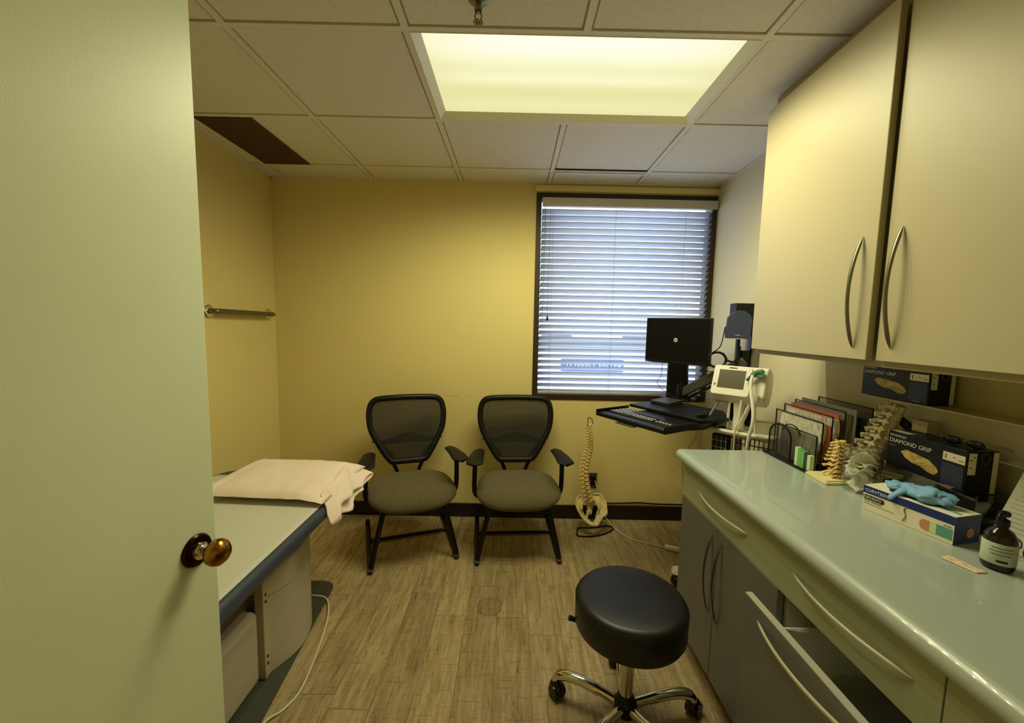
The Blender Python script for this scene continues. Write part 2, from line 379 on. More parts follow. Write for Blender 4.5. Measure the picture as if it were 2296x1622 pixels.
# ------------------------------------------------------------------ room
XL, XR, YB, YN, ZC = -1.706, 1.405, 2.933, -.45, 2.417
struct('floor', MB().box(XL-.1, YN-.1, -.05, XR+.1, YB+.1, 0), 'floor')
# window opening in the back wall
WX0, WX1, WZ0, WZ1 = .141, XR, .905, 2.355
b = MB().box(XL-.1, YB, 0, WX0, YB+.14, ZC+.1).box(WX0, YB, 0, XR+.1, YB+.14, WZ0).box(WX0, YB, WZ1, XR+.1, YB+.14, ZC+.1).box(XR, YB, WZ0, XR+.1, YB+.14, WZ1)
struct('wall_back', b, 'wall_s')
struct('wall_left', MB().box(XL-.1, YN-.1, 0, XL, YB, ZC+.1), 'wall')
struct('wall_right', MB().box(XR, YN-.1, 0, XR+.1, YB, ZC+.1), 'wall_r')
struct('wall_near', MB().box(XL, YN-.1, 0, XR, YN, ZC+.1).box(XL, YN, 0, -.93, .06, ZC+.1), 'wall')
GX = [-.385+.61*i for i in (-2, -1, 0, 1, 2)]; GY = [2.084+.61*i for i in (-4, -3, -2, -1, 0, 1)]
cb = MB(); tx0, tx1, ty0, ty1 = -.375, .825, 1.484, 2.074
TD = .013
xs_ = [XL]+GX+[XR]; ys_ = [YN]+GY+[YB]
for ix in range(len(xs_)-1):
    for iy in range(len(ys_)-1):
        xa, xb_, ya, yb_ = xs_[ix], xs_[ix+1], ys_[iy], ys_[iy+1]
        if ya > 1.4 and yb_ < 2.2 and xa > -.5 and xb_ < .9: continue
        gl, gr = (.019 if ix else .022), (.019 if ix < len(xs_)-2 else .022); gf, gk = (.019 if iy else .022), (.019 if iy < len(ys_)-2 else .022)
        cb.box(xa+gl, ya+gf, ZC+.0045, xb_-gr, yb_-gk, ZC+TD+.001)
cb.box(XL-.1, YN-.1, ZC+TD, XR+.1, ty0, ZC+.1).box(XL-.1, ty1, ZC+TD, XR+.1, YB+.14, ZC+.1).box(XL-.1, ty0, ZC+TD, tx0, ty1, ZC+.1).box(tx1, ty0, ZC+TD, XR+.1, ty1, ZC+.1).box(tx0, ty0, ZC+.03, tx1, ty1, ZC+.1)
struct('ceiling', cb, 'ceiling')
g = MB(); hw = .012
for x in GX:
    for y0, y1 in zip([YN]+GY, GY+[YB]):
        if abs(x-.225) < .01 and abs(y0-GY[3]) < .01: continue
        g.box(x-hw, y0, ZC, x+hw, y1, ZC+.014)
for y in GY:
    g.box(XL, y-hw, ZC+.0003, XR, y+hw, ZC+.014)
g.box(XL, YB-.018, ZC-.001, XR, YB, ZC+.014).box(XL, YN, ZC-.001, XL+.018, YB, ZC+.014).box(XR-.018, 1.86, ZC-.001, XR, YB, ZC+.014)
struct('trim_1', g, 'grid', 'painted metal ceiling grid bars')
struct('trim_2', MB().box(WX0-.01, YB-.022, 2.362, XR, YB, 2.400), 'wall', 'narrow painted ledge over the window')
def board(name, pts):
    return struct(name, MB().box(*pts), 'baseboard', bevel=.003)
board('baseboard_back', (XL, YB-.012, 0, XR, YB, .105))
board('baseboard_left', (XL, .06, 0, XL+.012, YB-.012, .105))
board('baseboard_right', (XR-.012, 1.80, 0, XR, YB-.012, .105))

# window
wf = MB(); t = .036
wf.box(WX0, YB-.008, WZ0, WX0+t, YB+.1, WZ1).box(WX1-t, YB-.008, WZ0, WX1-.001, YB+.1, WZ1).box(WX0+t, YB-.008, WZ1-t, WX1-t, YB+.1, WZ1).box(WX0+t, YB-.008, WZ0, WX1-t, YB+.1, WZ0+t)
win = struct('window_1', wf, 'frame_dark', 'dark bronze framed window behind the blinds', bevel=.002)
build('window_pane', MB().box(WX0+t, YB+.075, WZ0+t, WX1-t, YB+.08, WZ1-t), 'glass', win)

# blinds
bl = thing('window_blinds', 'grey white horizontal blinds hanging half open across the window', 'blinds', (.785, YB-.01, 0))
BX0, BX1, BY = WX0+t+.004, XR-.022, YB+.024
build('headrail', MB().box(WX0+.04, YB-.035, 2.262, XR-.008, YB-.009, 2.318).box(WX0+.045, YB-.009, 2.27, XR-.04, YB+.04, 2.31), 'rail', bl, bevel=.004)
sl = MB(); n = 31; top = 2.235; pitch = (top-.962)/(n-1); a = math.radians(37)
for i in range(n):
    z = top-i*pitch; hwid = .0245
    def fn(u, v, z=z):
        s = (v-.5)*2; x = BX0+(BX1-BX0)*u; h = .0022*(1-s*s)
        return Vector((x, BY+s*hwid*math.cos(a)-h*math.sin(a)*0, z-s*hwid*math.sin(a)+h))
    sl.grid(fn, 2, 5)
build('slats', sl, 'slat', bl, solid=.0022)
build('bottom_rail', MB().box(BX0, BY-.02, .945, BX1, BY+.02, .962), 'rail', bl, bevel=.003)
lad = MB()
for x in (.262, .70, 1.19):
    for dy in (-.024, .024): lad.tube([(x, BY+dy, 2.27), (x, BY+dy, .95)], .0009, 5)
build('ladder_cord', lad, 'greyp', bl)
build('tilt_wand', MB().tube([(.205, YB-.02, 2.26), (.2, YB-.018, 1.46)], .002, 6), 'greyp', bl)
pc = build('pull_cord', MB().tube([(.24, YB-.018, 2.26), (.236, YB-.018, 1.50)], .0012, 5), 'black', bl)
build('tassel', MB().lathe([(.003, .03), (.007, .02), (.008, 0), (.006, -.004)], (.236, YB-.018, 1.475), 12), 'black', pc)

# outside, down below the window
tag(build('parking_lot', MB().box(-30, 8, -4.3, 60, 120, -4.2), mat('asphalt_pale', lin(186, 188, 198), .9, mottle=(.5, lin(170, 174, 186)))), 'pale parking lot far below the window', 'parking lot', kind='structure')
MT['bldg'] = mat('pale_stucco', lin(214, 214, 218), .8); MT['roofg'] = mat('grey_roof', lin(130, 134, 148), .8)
sb = thing('store_building', 'low pale store building with a blue sign seen through the blinds', 'building', (9, 40, -4.2))
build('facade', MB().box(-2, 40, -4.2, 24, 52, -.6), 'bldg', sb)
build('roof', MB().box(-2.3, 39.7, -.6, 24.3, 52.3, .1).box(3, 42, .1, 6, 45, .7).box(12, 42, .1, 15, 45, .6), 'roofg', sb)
sg = build('sign_board', MB().box(4.7, 39.55, -2.9, 10.8, 39.7, -1.75), mat('sign_blue', lin(84, 112, 176), .6), sb)
build('sign_lettering', MB().text('TOWN CENTER', .78, frame((5.05, 39.5, -2.6), (1, 0, 0), (0, 0, 1)), .02), 'wht', sg)
def car(x, y, col, lab):
    c = thing('parked_car', lab, 'car', (x, y, -4.2), .1, 'cars in the lot outside')
    side = [(-2.1, .35), (-2.15, .8), (-1.3, .95), (-.7, 1.42), (.8, 1.45), (1.5, 1.0), (2.1, .85), (2.15, .35)]
    build('car_body', MB().prism(side, -.85, .85, Matrix.Rotation(PI/2, 4, 'X')), mat('car_paint', col, .3), c, bevel=.06, world=False)
    for wx in (-1.3, 1.3):
        for s in (-1, 1): build('wheel', MB().lathe([(0, -.1), (.33, -.1), (.33, .1), (0, .1)], n=20, m=Matrix.Translation((wx, s*.8, .33)) @ Matrix.Rotation(PI/2, 4, 'X')), 'caster', c, world=False)
    g_ = [(-1.2, .97), (-.68, 1.36), (.76, 1.38), (1.35, 1.0)]
    build('car_window', MB().prism(g_, -.86, .86, Matrix.Rotation(PI/2, 4, 'X')), 'screen', c, world=False)
car(4.6, 24, lin(210, 212, 220), 'pale silver car parked outside nearer the left blinds cord')
car(9.5, 26, lin(70, 74, 90), 'dark grey car parked outside, right of the pale one')
sh = MB()
for k in range(26):
    x = 1.2+random.random()*5; y = 15+random.random()*2; sh.ball((x, y, -4.0+random.random()*.5), (.5, .5, .45), 6)
for v in sh.v:
    v += noise.noise_vector(v*1.7)*.35
tag(build('shrub_bed', sh, mat('dry_shrub', lin(176, 166, 118), .9, mottle=(4, lin(92, 100, 66)))), 'dry green and tan shrubs outside below the window', 'shrubs', kind='stuff')

# ceiling fixtures
tf = thing('ceiling_light', 'large rectangular fluorescent light panel set in the tile ceiling', 'light', (.225, 1.779, ZC))
X0, X1, Y0, Y1 = -.373, .823, 1.486, 2.072
fr = MB()
o_ = [(X0, Y0), (X1, Y0), (X1, Y1), (X0, Y1)]; i_ = [(X0+.03, Y0+.03), (X1-.03, Y0+.03), (X1-.03, Y1-.035), (X0+.03, Y1-.035)]
fr.add([(x, y, ZC-.002) for x, y in o_]+[(x, y, ZC+.022) for x, y in i_]+[(x, y, ZC+.026) for x, y in o_], [(k, (k+1) % 4, (k+1) % 4+4, k+4) for k in range(4)]+[(k, (k+1) % 4, (k+1) % 4+8, k+8) for k in range(4)])
build('light_frame', fr, mat('fixture_frame', lin(240, 238, 214), .4), tf)
d = build('diffuser', MB().box(X0+.03, Y0+.03, ZC+.021, X1-.03, Y1-.035, ZC+.025), 'troffer', tf)
for i in range(6):
    for j in range(3):
        ld = bpy.data.lights.new('tube_lamp', 'SPOT'); ld.energy = LAMP_WATTS; ld.color = LAMP_COL; ld.spot_size = math.radians(174); ld.spot_blend = .7; ld.shadow_soft_size = 0
        lo = bpy.data.objects.new('tube_lamp', ld); C.objects.link(lo); lo.parent = tf
        lo.location = (-.5+.2*i, -.2+.2*j, -.012)
vt = thing('ceiling_vent', 'dark brown return air vent in the ceiling near the left wall', 'vent', (-1.45, 2.36, ZC))
vb = MB().box(-1.59, 2.098, ZC-.002, -1.305, 2.68, ZC+.006)
build('vent_panel', vb, mat('vent_brown', lin(86, 66, 42), .8), vt)
ve = MB()
for k in range(22): ve.box(-1.585, 2.105+k*.0262, ZC-.004, -1.31, 2.108+k*.0262, ZC-.002)
build('vent_slats', ve, mat('vent_brown2', lin(78, 58, 36), .8), vt)
sd = thing('slot_diffuser', 'narrow black slot air diffuser in the ceiling above the window', 'vent', (.53, 2.70, ZC))
build('slot', MB().box(.238, 2.666, ZC-.001, .822, 2.680, ZC+.004), 'screen', sd)
build('slot_lip', MB().box(.238, 2.706, ZC-.007, .822, 2.722, ZC+.004), 'grid', sd)
sp = thing('sprinkler', 'small metal fire sprinkler hanging from the ceiling', 'sprinkler', (-.128, 1.345, ZC))
cx, cy = -.128, 1.345
build('escutcheon', MB().lathe([(.03, .005), (.03, 0), (.014, -.006)], (cx, cy, ZC), 20), 'darknickel', sp)
build('stem', MB().lathe([(.009, 0), (.009, -.022), (.012, -.024), (.012, -.032), (.006, -.034)], (cx, cy, ZC), 12), 'darknickel', sp)
build('frame_arms', MB().tube([(cx-.006, cy, ZC-.03), (cx-.011, cy, ZC-.045), (cx-.003, cy, ZC-.062)], .0022, 6).tube([(cx+.006, cy, ZC-.03), (cx+.011, cy, ZC-.045), (cx+.003, cy, ZC-.062)], .0022, 6), 'darknickel', sp)
df = MB().lathe([(0, 0), (.006, 0), (.006, -.003), (0, -.003)], (cx, cy, ZC-.06), 12)
for k in range(8):
    an = k*PI/4; df.box(.004, -.003, -.001, .016, .003, .001, Matrix.Translation((cx, cy, ZC-.062)) @ Matrix.Rotation(an, 4, 'Z'))
build('deflector', df, 'darknickel', sp)

# grab bar
gb = thing('grab_bar', 'short metal grab bar mounted on the left wall', 'grab bar', (XL, 2.56, 1.461))
gx = XL+.045
build('bar', MB().tube(bez([(XL+.012, 2.290, 1.478), (XL+.036, 2.295, 1.478), (gx, 2.33, 1.478), (gx, 2.55, 1.476), (gx, 2.80, 1.474), (XL+.036, 2.835, 1.474), (XL+.012, 2.84, 1.474)], 6), .0155, 16), 'darknickel', gb)
for y in (2.290, 2.840): build('flange', MB().lathe([(0, 0), (.038, 0), (.038, .007), (.03, .012), (.018, .013), (0, .013)], n=28, m=Matrix.Translation((XL, y, 1.476)) @ Matrix.Rotation(PI/2, 4, 'Y')), 'chrome', gb)

# door leaf, standing open at the left
DA = math.atan2(.1, .81)
dw, dt, dh = .815, .04, 2.40
dm = Matrix.Translation((-.690, .920, 0)) @ Matrix.Rotation(-DA, 4, 'Z')       # x=+ face outwards, y from 0 (free edge) to -dw
dr = struct('door_1', MB().box(-dt, -dw, .008, 0, 0, dh-.02, dm), 'door', 'pale green painted door standing open', bevel=.0015)
kb = Matrix(dm) @ Matrix.Translation((0, -.052, .921)) @ Matrix.Rotation(PI/2, 4, 'Y') @ Matrix.Scale(1.07, 4)
kn = build('door_knob', MB().lathe([(.0, 0), (.0335, 0), (.034, .003), (.031, .007), (.022, .009), (.0, .009)], n=40, m=kb), 'bronze', dr)
build('knob_neck', MB().lathe([(.018, .008), (.0175, .013), (.012, .015), (.0125, .02), (.010, .022), (.0105, .028), (.014, .031)], n=28, m=kb), 'chrome', kn)
build('knob_ball', MB().lathe([(0, .029), (.012, .030), (.020, .034), (.0262, .042), (.0275, .050), (.0255, .058), (.020, .0645), (.011, .068), (0, .069)], n=36, m=kb), 'brass', kn)
build('latch_plate', MB().box(-.031, -.0005, .89, -.009, .0008, .95, dm), 'brass', dr)
struct('trim_3', MB().box(-.93, -.02, 0, -.86, .07, 2.417), 'door', 'pale green door jamb')
# outlet
ol = thing('wall_outlet', 'brown wall outlet plate behind the pelvis model', 'outlet', (.60, YB, .30))
build('cover_plate', MB().box(.57, YB-.006, .24, .64, YB, .355), mat('outlet_brown', lin(92, 66, 40), .5), ol, bevel=.002)
for z in (.275, .32): build('socket', MB().box(.587, YB-.009, z-.014, .623, YB-.005, z+.014), 'black', ol, bevel=.003)
wc = MB().tube(bez([(.64, YB-.014, .20), (.66, YB-.014, .135), (.80, YB-.014, .128), (.95, YB-.014, .135), (1.1, YB-.014, .128), (1.39, YB-.014, .126)], 6), .006, 8)
tag(build('wall_cable', wc, 'black'), 'black cable fixed along the top of the brown baseboard', 'cable')

# ------------------------------------------------------------------ visitor chairs
def make_chair(label, loc, rz):
    t = thing('visitor_chair', label, 'chair', loc, rz, 'visitor chairs against the wall')
    B = lambda nm, mb, m, p=t, **k: build(nm, mb, m, p, world=False, **k)
    # seat cushion
    def seat(u, v):
        a = 2*PI*u; e = .62; ca, sa = math.cos(a), math.sin(a)
        ca = math.copysign(abs(ca)**e, ca); sa = math.copysign(abs(sa)**e, sa)
        ph = PI*(v-.5); r = max(math.cos(ph), 0)**.42; h = math.sin(ph)
        x = .258*r*ca*(1-.06*sa); y = .235*r*sa
        z = .052*h+(.012 if h > 0 else -.006)*(1-(r*ca)**2)*abs(h)-.028*max(0, -sa*r)**3 + .010*(abs(x)/.258)**2
        return Vector((x, y-.12, .405+z))
    B('seat_cushion', MB().grid(seat, 48, 21, True), 'olive', smooth=180)
    B('seat_pan', MB().prism(rrect(-.2, -.28, .2, .06, .07), .345, .366), 'black', bevel=.006)
    # back frame: shield outline tube
    def bp(x, z): return Vector((x, .105+(z-.52)*.19-.05*(1-(x/.25)**2)*.5, z))
    half = [(.085, .522), (.115, .53), (.150, .575), (.195, .650), (.232, .725), (.245, .80), (.242, .86), (.225, .905), (.185, .928), (.09, .936), (0, .938)]
    full = [bp(x, z) for x, z in half]+[bp(-x, z) for x, z in half[-2::-1]]
    loop = bez(full+[full[0]], 5)
    bf = B('back_frame', MB().tube(loop, .0195, 12, flat=.8, up=(0, 1, 0)), 'black')
    # mesh panel
    def width(z):
        hs = half
        for (x0, z0), (x1, z1) in zip(hs, hs[1:]):
            if z0 <= z <= z1 and z1 > z0: return x0+(x1-x0)*(z-z0)/(z1-z0)
        return hs[0][0]
    def mp(u, v):
        z = .524+(.936-.524)*v; w_ = max(width(z)-.004, .02); x = (u*2-1)*w_
        return bp(x, z)+Vector((0, .006, 0))
    B('back_mesh', MB().grid(mp, 21, 25), 'mesh')
    # lumbar support band behind the mesh
    def lb(u, v):
        x = (u*2-1)*.185; top = .655+.045*math.cos((u-.5)*PI)**2; bot = .625-.0*abs(u-.5)+.012*math.cos((u-.5)*PI); top = top if abs(x) < .14 else top-.0
        return bp(x, bot+(top-bot)*v)+Vector((0, .018, 0))
    B('lumbar_support', MB().grid(lb, 21, 4), 'black', solid=.006)
    rb = MB()
    for k in range(-4, 5):
        p0 = bp(k*.02, .640)+Vector((0, .012, 0)); p1 = bp(k*.02, .69-.002*abs(k))+Vector((0, .012, 0)); rb.tube([p0, p1], .0022, 5)
    B('lumbar_ribs', rb, 'arm')
    for s in (-1, 1):
        sb_ = MB().grid(lambda u, v, s=s: bp(s*(.085+.03*u+.10*v*v+.02*v), .535+.12*v)+Vector((0, .016, 0)), 3, 8)
        B('lower_brace', sb_, 'black', solid=.008)
    for s in (-1, 1):
        B('back_post', MB().tube(bez([(s*.055, -.02, .36), (s*.058, .06, .372), (s*.066, .115, .42), (s*.085, .125, .475), (s*.122, .122, .54)], 5), .0125, 10, flat=1.0), 'blackm')
        B('armrest_post', MB().tube(bez([(s*.19, -.13, .357), (s*.25, -.135, .362), (s*.272, -.14, .40), (s*.272, -.16, .50), (s*.268, -.17, .595), (s*.262, -.17, .622)], 5), .015, 10, flat=.75, up=(0, 1, 0)), 'black')
        def pad(u, v, s=s):
            a = 2*PI*u; L = .135; y = -L+2*L*v; wd = .044*(1-.22*(2*v-1))*min(1, 9*(min(v, 1-v)+.02))**.5
            if v in (0, 1): wd *= .2
            ca = math.copysign(abs(math.cos(a))**.7, math.cos(a)); return Vector((s*(.262-.03*(v-.4))+wd*ca, -.175+y, .634+.008*math.sin(a)-.016*(v*2-1)**2*(1 if v < .5 else .2)))
        B('armrest_pad', MB().grid(pad, 18, 15, True), 'black', smooth=180)
        leg = bez([(s*.262, .275, .052), (s*.262, .283, .020), (s*.260, .262, .0148), (s*.258, 0, .0145), (s*.252, -.24, .0145), (s*.250, -.277, .0165), (s*.247, -.284, .034), (s*.215, -.27, .18), (s*.182, -.255, .315), (s*.175, -.235, .342), (s*.170, -.18, .350), (s*.165, -.04, .350)], 5)
        B('sled_leg', MB().tube(leg, .0155, 12), 'blackm')
        B('foot_cap', MB().tube([(s*.2505, -.262, .0148), (s*.2500, -.290, .0165), (s*.2475, -.297, .03)], [.0146, .0165, .0165], 10), mat('foot_brown', lin(40, 22, 16), .5))
    B('crossbar', MB().tube([(-.258, .06, .015), (.258, .06, .015)], .011, 10), 'blackm')
    return t
make_chair('mesh back chair angled toward the room, beside the pillow end of the exam table', (-.655, 2.565, 0), math.radians(20))
make_chair('mesh back chair standing square to the wall under the corner of the window', (.036, 2.62, 0), math.radians(4))

# ------------------------------------------------------------------ rolling stool
st = thing('rolling_stool', 'round black vinyl stool on a chrome five leg base with casters', 'stool', (.425, 1.355, 0))
sx, sy = .428, 1.345
build('seat', MB().lathe([(0, .382), (.172, .382), (.184, .388), (.190, .400), (.191, .474), (.1885, .489), (.181, .4985), (.166, .503), (.10, .505), (0, .506)], (sx, sy, 0), 64), 'vinyl', st)
build('seat_seam', MB().lathe([(.190, .480), (.1915, .4825), (.189, .485)], (sx, sy, 0), 64), 'vinyl', st)
build('lift_plate', MB().box(sx-.05, sy-.06, .366, sx+.05, sy+.06, .382).lathe([(.031, .345), (.031, .37)], (sx, sy, 0), 20), 'black', st, bevel=.003)
build('height_lever', MB().tube([(sx-.03, sy+.02, .372), (sx-.12, sy+.03, .372), (sx-.185, sy+.035, .378), (sx-.207, sy+.036, .386)], [.006, .006, .008, .010], 10), 'black', st)
build('gas_column', MB().lathe([(.014, .14), (.014, .392)], (sx, sy, 0), 20).lathe([(.0225, .09), (.0285, .34), (.022, .343), (.014, .345)], (sx, sy, 0), 28), 'chrome', st)
build('tension_knob', MB().box(sx-.062, sy+.0, .275, sx-.026, sy+.03, .366), 'black', st, bevel=.003)
build('hub', MB().lathe([(0, .055), (.036, .055), (.04, .062), (.04, .10), (.032, .108), (.026, .128), (0, .128)], (sx, sy, 0), 28), 'black', st, bevel=.001)
for k in range(5):
    an = math.radians(9+72*k); ca, sa = math.cos(an), math.sin(an)
    P = lambda r, z: (sx+r*ca, sy+r*sa, z)
    build('leg', MB().tube(bez([P(.030, .084), P(.09, .094), P(.17, .102), P(.225, .098), P(.256, .082), P(.268, .060)], 5), [.0165]*6+[.019]*14+[.017]*4+[.014]*2, 14), 'chrome', st)
    cs = MB(); m_ = Matrix.Translation(P(.268, 0)) @ Matrix.Rotation(an+.6+k, 4, 'Z')
    cs.lathe([(0, 0), (.0245, .001), (.026, .005), (.026, .017), (.0245, .021), (0, .021)], n=24, m=m_ @ Matrix.Translation((.012, .004, .0262)) @ Matrix.Rotation(-PI/2, 4, 'X'))
    cs.lathe([(0, 0), (.0245, .001), (.026, .005), (.026, .017), (.0245, .021), (0, .021)], n=24, m=m_ @ Matrix.Translation((.012, -.025, .0262)) @ Matrix.Rotation(-PI/2, 4, 'X'))
    cs.ball((.004, 0, .040), (.024, .020, .022), 8, None) if False else None
    hood = MB().ball((0, 0, 0), 1, 8, m_ @ Matrix.Translation((.008, 0, .034)) @ Matrix.Diagonal((.034, .024, .030, 1)))
    c_ = build('caster', cs, 'caster', st); build('caster_hood', hood, 'caster', c_)

# ------------------------------------------------------------------ exam table
et = thing('exam_table', 'cream exam table with slate blue padded top along the left wall', 'exam table', (-1.14, 1.3, 0))
TX0, TX1 = -1.52, -.785
out = []
pts_ = rrect(TX0, .10, TX1, 2.12, .16, 8)
build('padded_top', MB().prism(pts_, .585, .648), 'blue_vinyl', et, bevel=.024, seg=5)
build('top_board', MB().prism(rrect(TX0+.06, .15, TX1-.06, 2.06, .1), .568, .586), 'black', et)
curve = [(-1.42, .98), (-.955, .98), (-.955, 1.53), (-.928, 1.60), (-.916, 1.67), (-.922, 1.75), (-.945, 1.83), (-.985, 1.90), (-1.05, 1.96), (-1.15, 2.0), (-1.42, 2.0)]
curve = [(-1.46, 1.53), (-.957, 1.53)]+[(p.x, p.y) for p in bez([(-.957, 1.53, 0), (-.915, 1.62, 0), (-.905, 1.70, 0), (-.925, 1.80, 0), (-.975, 1.885, 0), (-1.06, 1.95, 0), (-1.2, 1.985, 0)], 6)[1:]]+[(-1.46, 1.985)]
ls = [(x*1.0+0, y) for x, y in curve]
def shrink(poly, dx, dy):
    cx_ = sum(p[0] for p in poly)/len(poly); cy_ = sum(p[1] for p in poly)/len(poly)
    return [(cx_+(x-cx_)*dx, cy_+(y-cy_)*dy) for x, y in poly]
bs = MB(); n = len(ls)
secs = [(.012, 1.0), (.332, 1.0), (.332, .975), (.340, .975), (.340, 1.0), (.385, 1.0), (.412, .99), (.432, .965), (.444, .92), (.450, .85), (.452, .60), (.568, .58)]
vs = []; fs = []
for z, s in secs: vs += [(x, y, z) for x, y in shrink(ls, s, s)]
for i in range(len(secs)-1):
    for j in range(n): fs.append((i*n+j, i*n+(j+1) % n, (i+1)*n+(j+1) % n, (i+1)*n+j))
fs.append(tuple(range(n))[::-1]); fs.append(tuple(range((len(secs)-1)*n, len(secs)*n)))
MT['table_shell'] = mat('table_shell', lin(196, 186, 164), .4)
build('curved_base_shell', MB().add(vs, fs), 'table_shell', et, smooth=35)
build('mounting_rail', MB().box(-.99, 1.495, .012, -.955, 1.53, .56), 'tan', et, bevel=.002)
sc_ = MB()
for z in (.07, .10, .33, .36): build('rail_screw', MB().lathe([(0, 0), (.0055, 0), (.0055, .002), (0, .002)], n=10, m=Matrix.Translation((-.9552, 1.512, z)) @ Matrix.Rotation(PI/2, 4, 'Y')), 'bronze', et)

build('lower_drawer_box', MB().box(-1.46, .30, .012, -.968, 1.494, .315), 'table_shell', et, bevel=.03, seg=4)
build('upper_frame', MB().box(-1.42, .30, .30, -1.02, 1.50, .568), mat('frame_taupe', lin(120, 108, 82), .6), et)
mt_ = [(-1.58, .35), (-.84, .60), (-.87, 1.33), (-.948, 2.04)]
mt_ = [(-1.60, .30), (-.80, .30), (-.868, 1.28)]+[(p.x, p.y) for p in bez([(-.942, 2.04, 0), (-.955, 2.095, 0), (-1.0, 2.125, 0), (-1.06, 2.128, 0)], 5)]+[(-1.60, 2.128)]
tag(build('floor_mat', MB().prism(mt_, .0005, .009), 'mat', bevel=.002), 'dark grey green floor mat under the exam table', 'mat')
# exam paper
def pf(u, v):
    x = TX0+.02+(TX1-.022-TX0-.02)*u; y = .14+1.86*v
    e = max(0, abs(u-.5)*2-.93)/.07
    return Vector((x, y, .6499-.0008*e*e+.0008*noise.noise(Vector((x*4, y*3, 0)))))
tag(build('exam_paper', MB().grid(pf, 30, 40), 'paper', solid=.0006, thick_off=1), 'pale paper sheet rolled out over the exam table top', 'paper sheet')
# pillow
pl = thing('pillow', 'white cased pillow lying across the far end of the exam table', 'pillow', (-1.01, 1.88, .65))
cs_, sn_ = math.cos(math.radians(-3)), math.sin(math.radians(-3))
def pil(u, v, top):
    s = u*2-1; t = v*2-1
    px_ = (1-abs(s)**5)**.5 if abs(s) < 1 else 0; py_ = (1-abs(t)**4)**.5 if abs(t) < 1 else 0
    h = .050*px_*py_*(.82+.18*t)
    crn = 1+.05*abs(s)**3*abs(t)**3
    X = s*.282*crn*(1-.04*t*t); Y = t*.215*crn*(1-.03*s*s)
    z = h*(1 if top else -.55)
    nn = noise.noise(Vector((X*7, Y*9, 3)))*.006*px_*py_+noise.noise(Vector((X*26, Y*6, 1)))*.003*px_
    zc = .032
    # right end hangs over the edge
    if s > .7: zc -= .03*(s-.7)*(1.1-.5*t)
    if s < -.8: zc += .006
    return Vector((-1.06+X*cs_-Y*sn_, 1.885+X*sn_+Y*cs_, .650+zc+z*.93+(nn if top else 0)))
pm = MB().grid(lambda u, v: pil(u, v, True), 41, 31).grid(lambda u, v: pil(u, v, False), 41, 31)
build('pillow_body', pm, 'pillow', pl, smooth=180)
def cuff(u, v):           # open end of the pillowcase: a flattened sleeve hanging past the table edge; u goes round, v outwards
    a_ = 2*PI*u; c_, s_ = math.cos(a_), math.sin(a_)
    y = 1.875+.185*c_*(1+.06*v); th = .030*(1-.25*v)+.012*math.sin(v*3+c_*5)
    front = .5-.5*c_
    drop = (v**1.2)*(.045+.066*front); out = .088*v*(1-.25*front)
    wr = .010*v*math.sin(c_*11+v*4)+.006*noise.noise(Vector((c_*4, s_*3, v*5)))
    return Vector((-.815+out+wr, y-.02*v*front, .688-drop+th*s_*(1-abs(c_)**3*.6)+.006*math.sin(c_*9)*v))
build('pillowcase_end', MB().grid(cuff, 56, 14, True), 'pillow', pl, solid=.003, smooth=180)
# cord
cord = bez([(-.915, 1.80, .03), (-.93, 1.86, .012), (-.889, 1.885, .0125), (-.862, 1.80, .0125), (-.835, 1.70, .006), (-.806, 1.55, .006), (-.805, 1.43, .006), (-.835, 1.345, .006), (-.87, 1.26, .0125), (-.89, 1.1, .0125)], 7)
cord = bez([(-1.02, 2.00, .0125), (-.95, 1.985, .0125), (-.905, 1.93, .0125), (-.862, 1.82, .0125), (-.832, 1.68, .006), (-.812, 1.57, .006), (-.800, 1.45, .006), (-.822, 1.375, .006), (-.855, 1.325, .0125), (-.88, 1.20, .0125)], 7)
tag(build('power_cord', MB().tube(cord, .0042, 8), 'cord'), 'thin cream power cord curling on the floor beside the exam table', 'cord')

# ------------------------------------------------------------------ spines
def vert_mesh(name, body_r=1.0, detail=12):
    m = MB()       # unit: body radius 1, height 1 (z), spinous process toward -y
    m.lathe([(0, -.5), (.85, -.5), (1.0, -.44), (.98, -.34), (.82, 0), (.98, .34), (1.0, .44), (.85, .5), (0, .5)], (0, .0, 0), detail+6, sx=1.0, sy=.78)
    for s in (-1, 1):
        m.tube([(s*.5, -.6, .15), (s*.62, -1.05, .12), (s*.35, -1.5, .0), (0, -1.75, -.08)], [.26, .30, .28, .26], 8)
        m.tube([(s*.6, -1.0, .15), (s*1.1, -1.2, .2), (s*1.65, -1.35, .28)], [.26, .2, .17], 7)
        m.tube([(s*.6, -1.15, -.5), (s*.62, -1.2, 0), (s*.6, -1.15, .6)], [.2, .28, .2], 7)
    m.tube([(0, -1.6, 0), (0, -2.1, -.25), (0, -2.7, -.6)], [.24, .2, .27], 8, flat=1.6)
    me = bpy.data.meshes.new(name); me.from_pydata([tuple(v) for v in m.v], [], m.f)
    me.polygons.foreach_set('use_smooth', [True]*len(me.polygons)); me.set_sharp_from_angle(angle=math.radians(50))
    return me
VM = vert_mesh('vertebra')
DM = MB().lathe([(0, -.5), (.86, -.5), (.95, 0), (.86, .5), (0, .5)], n=16, sy=.78)
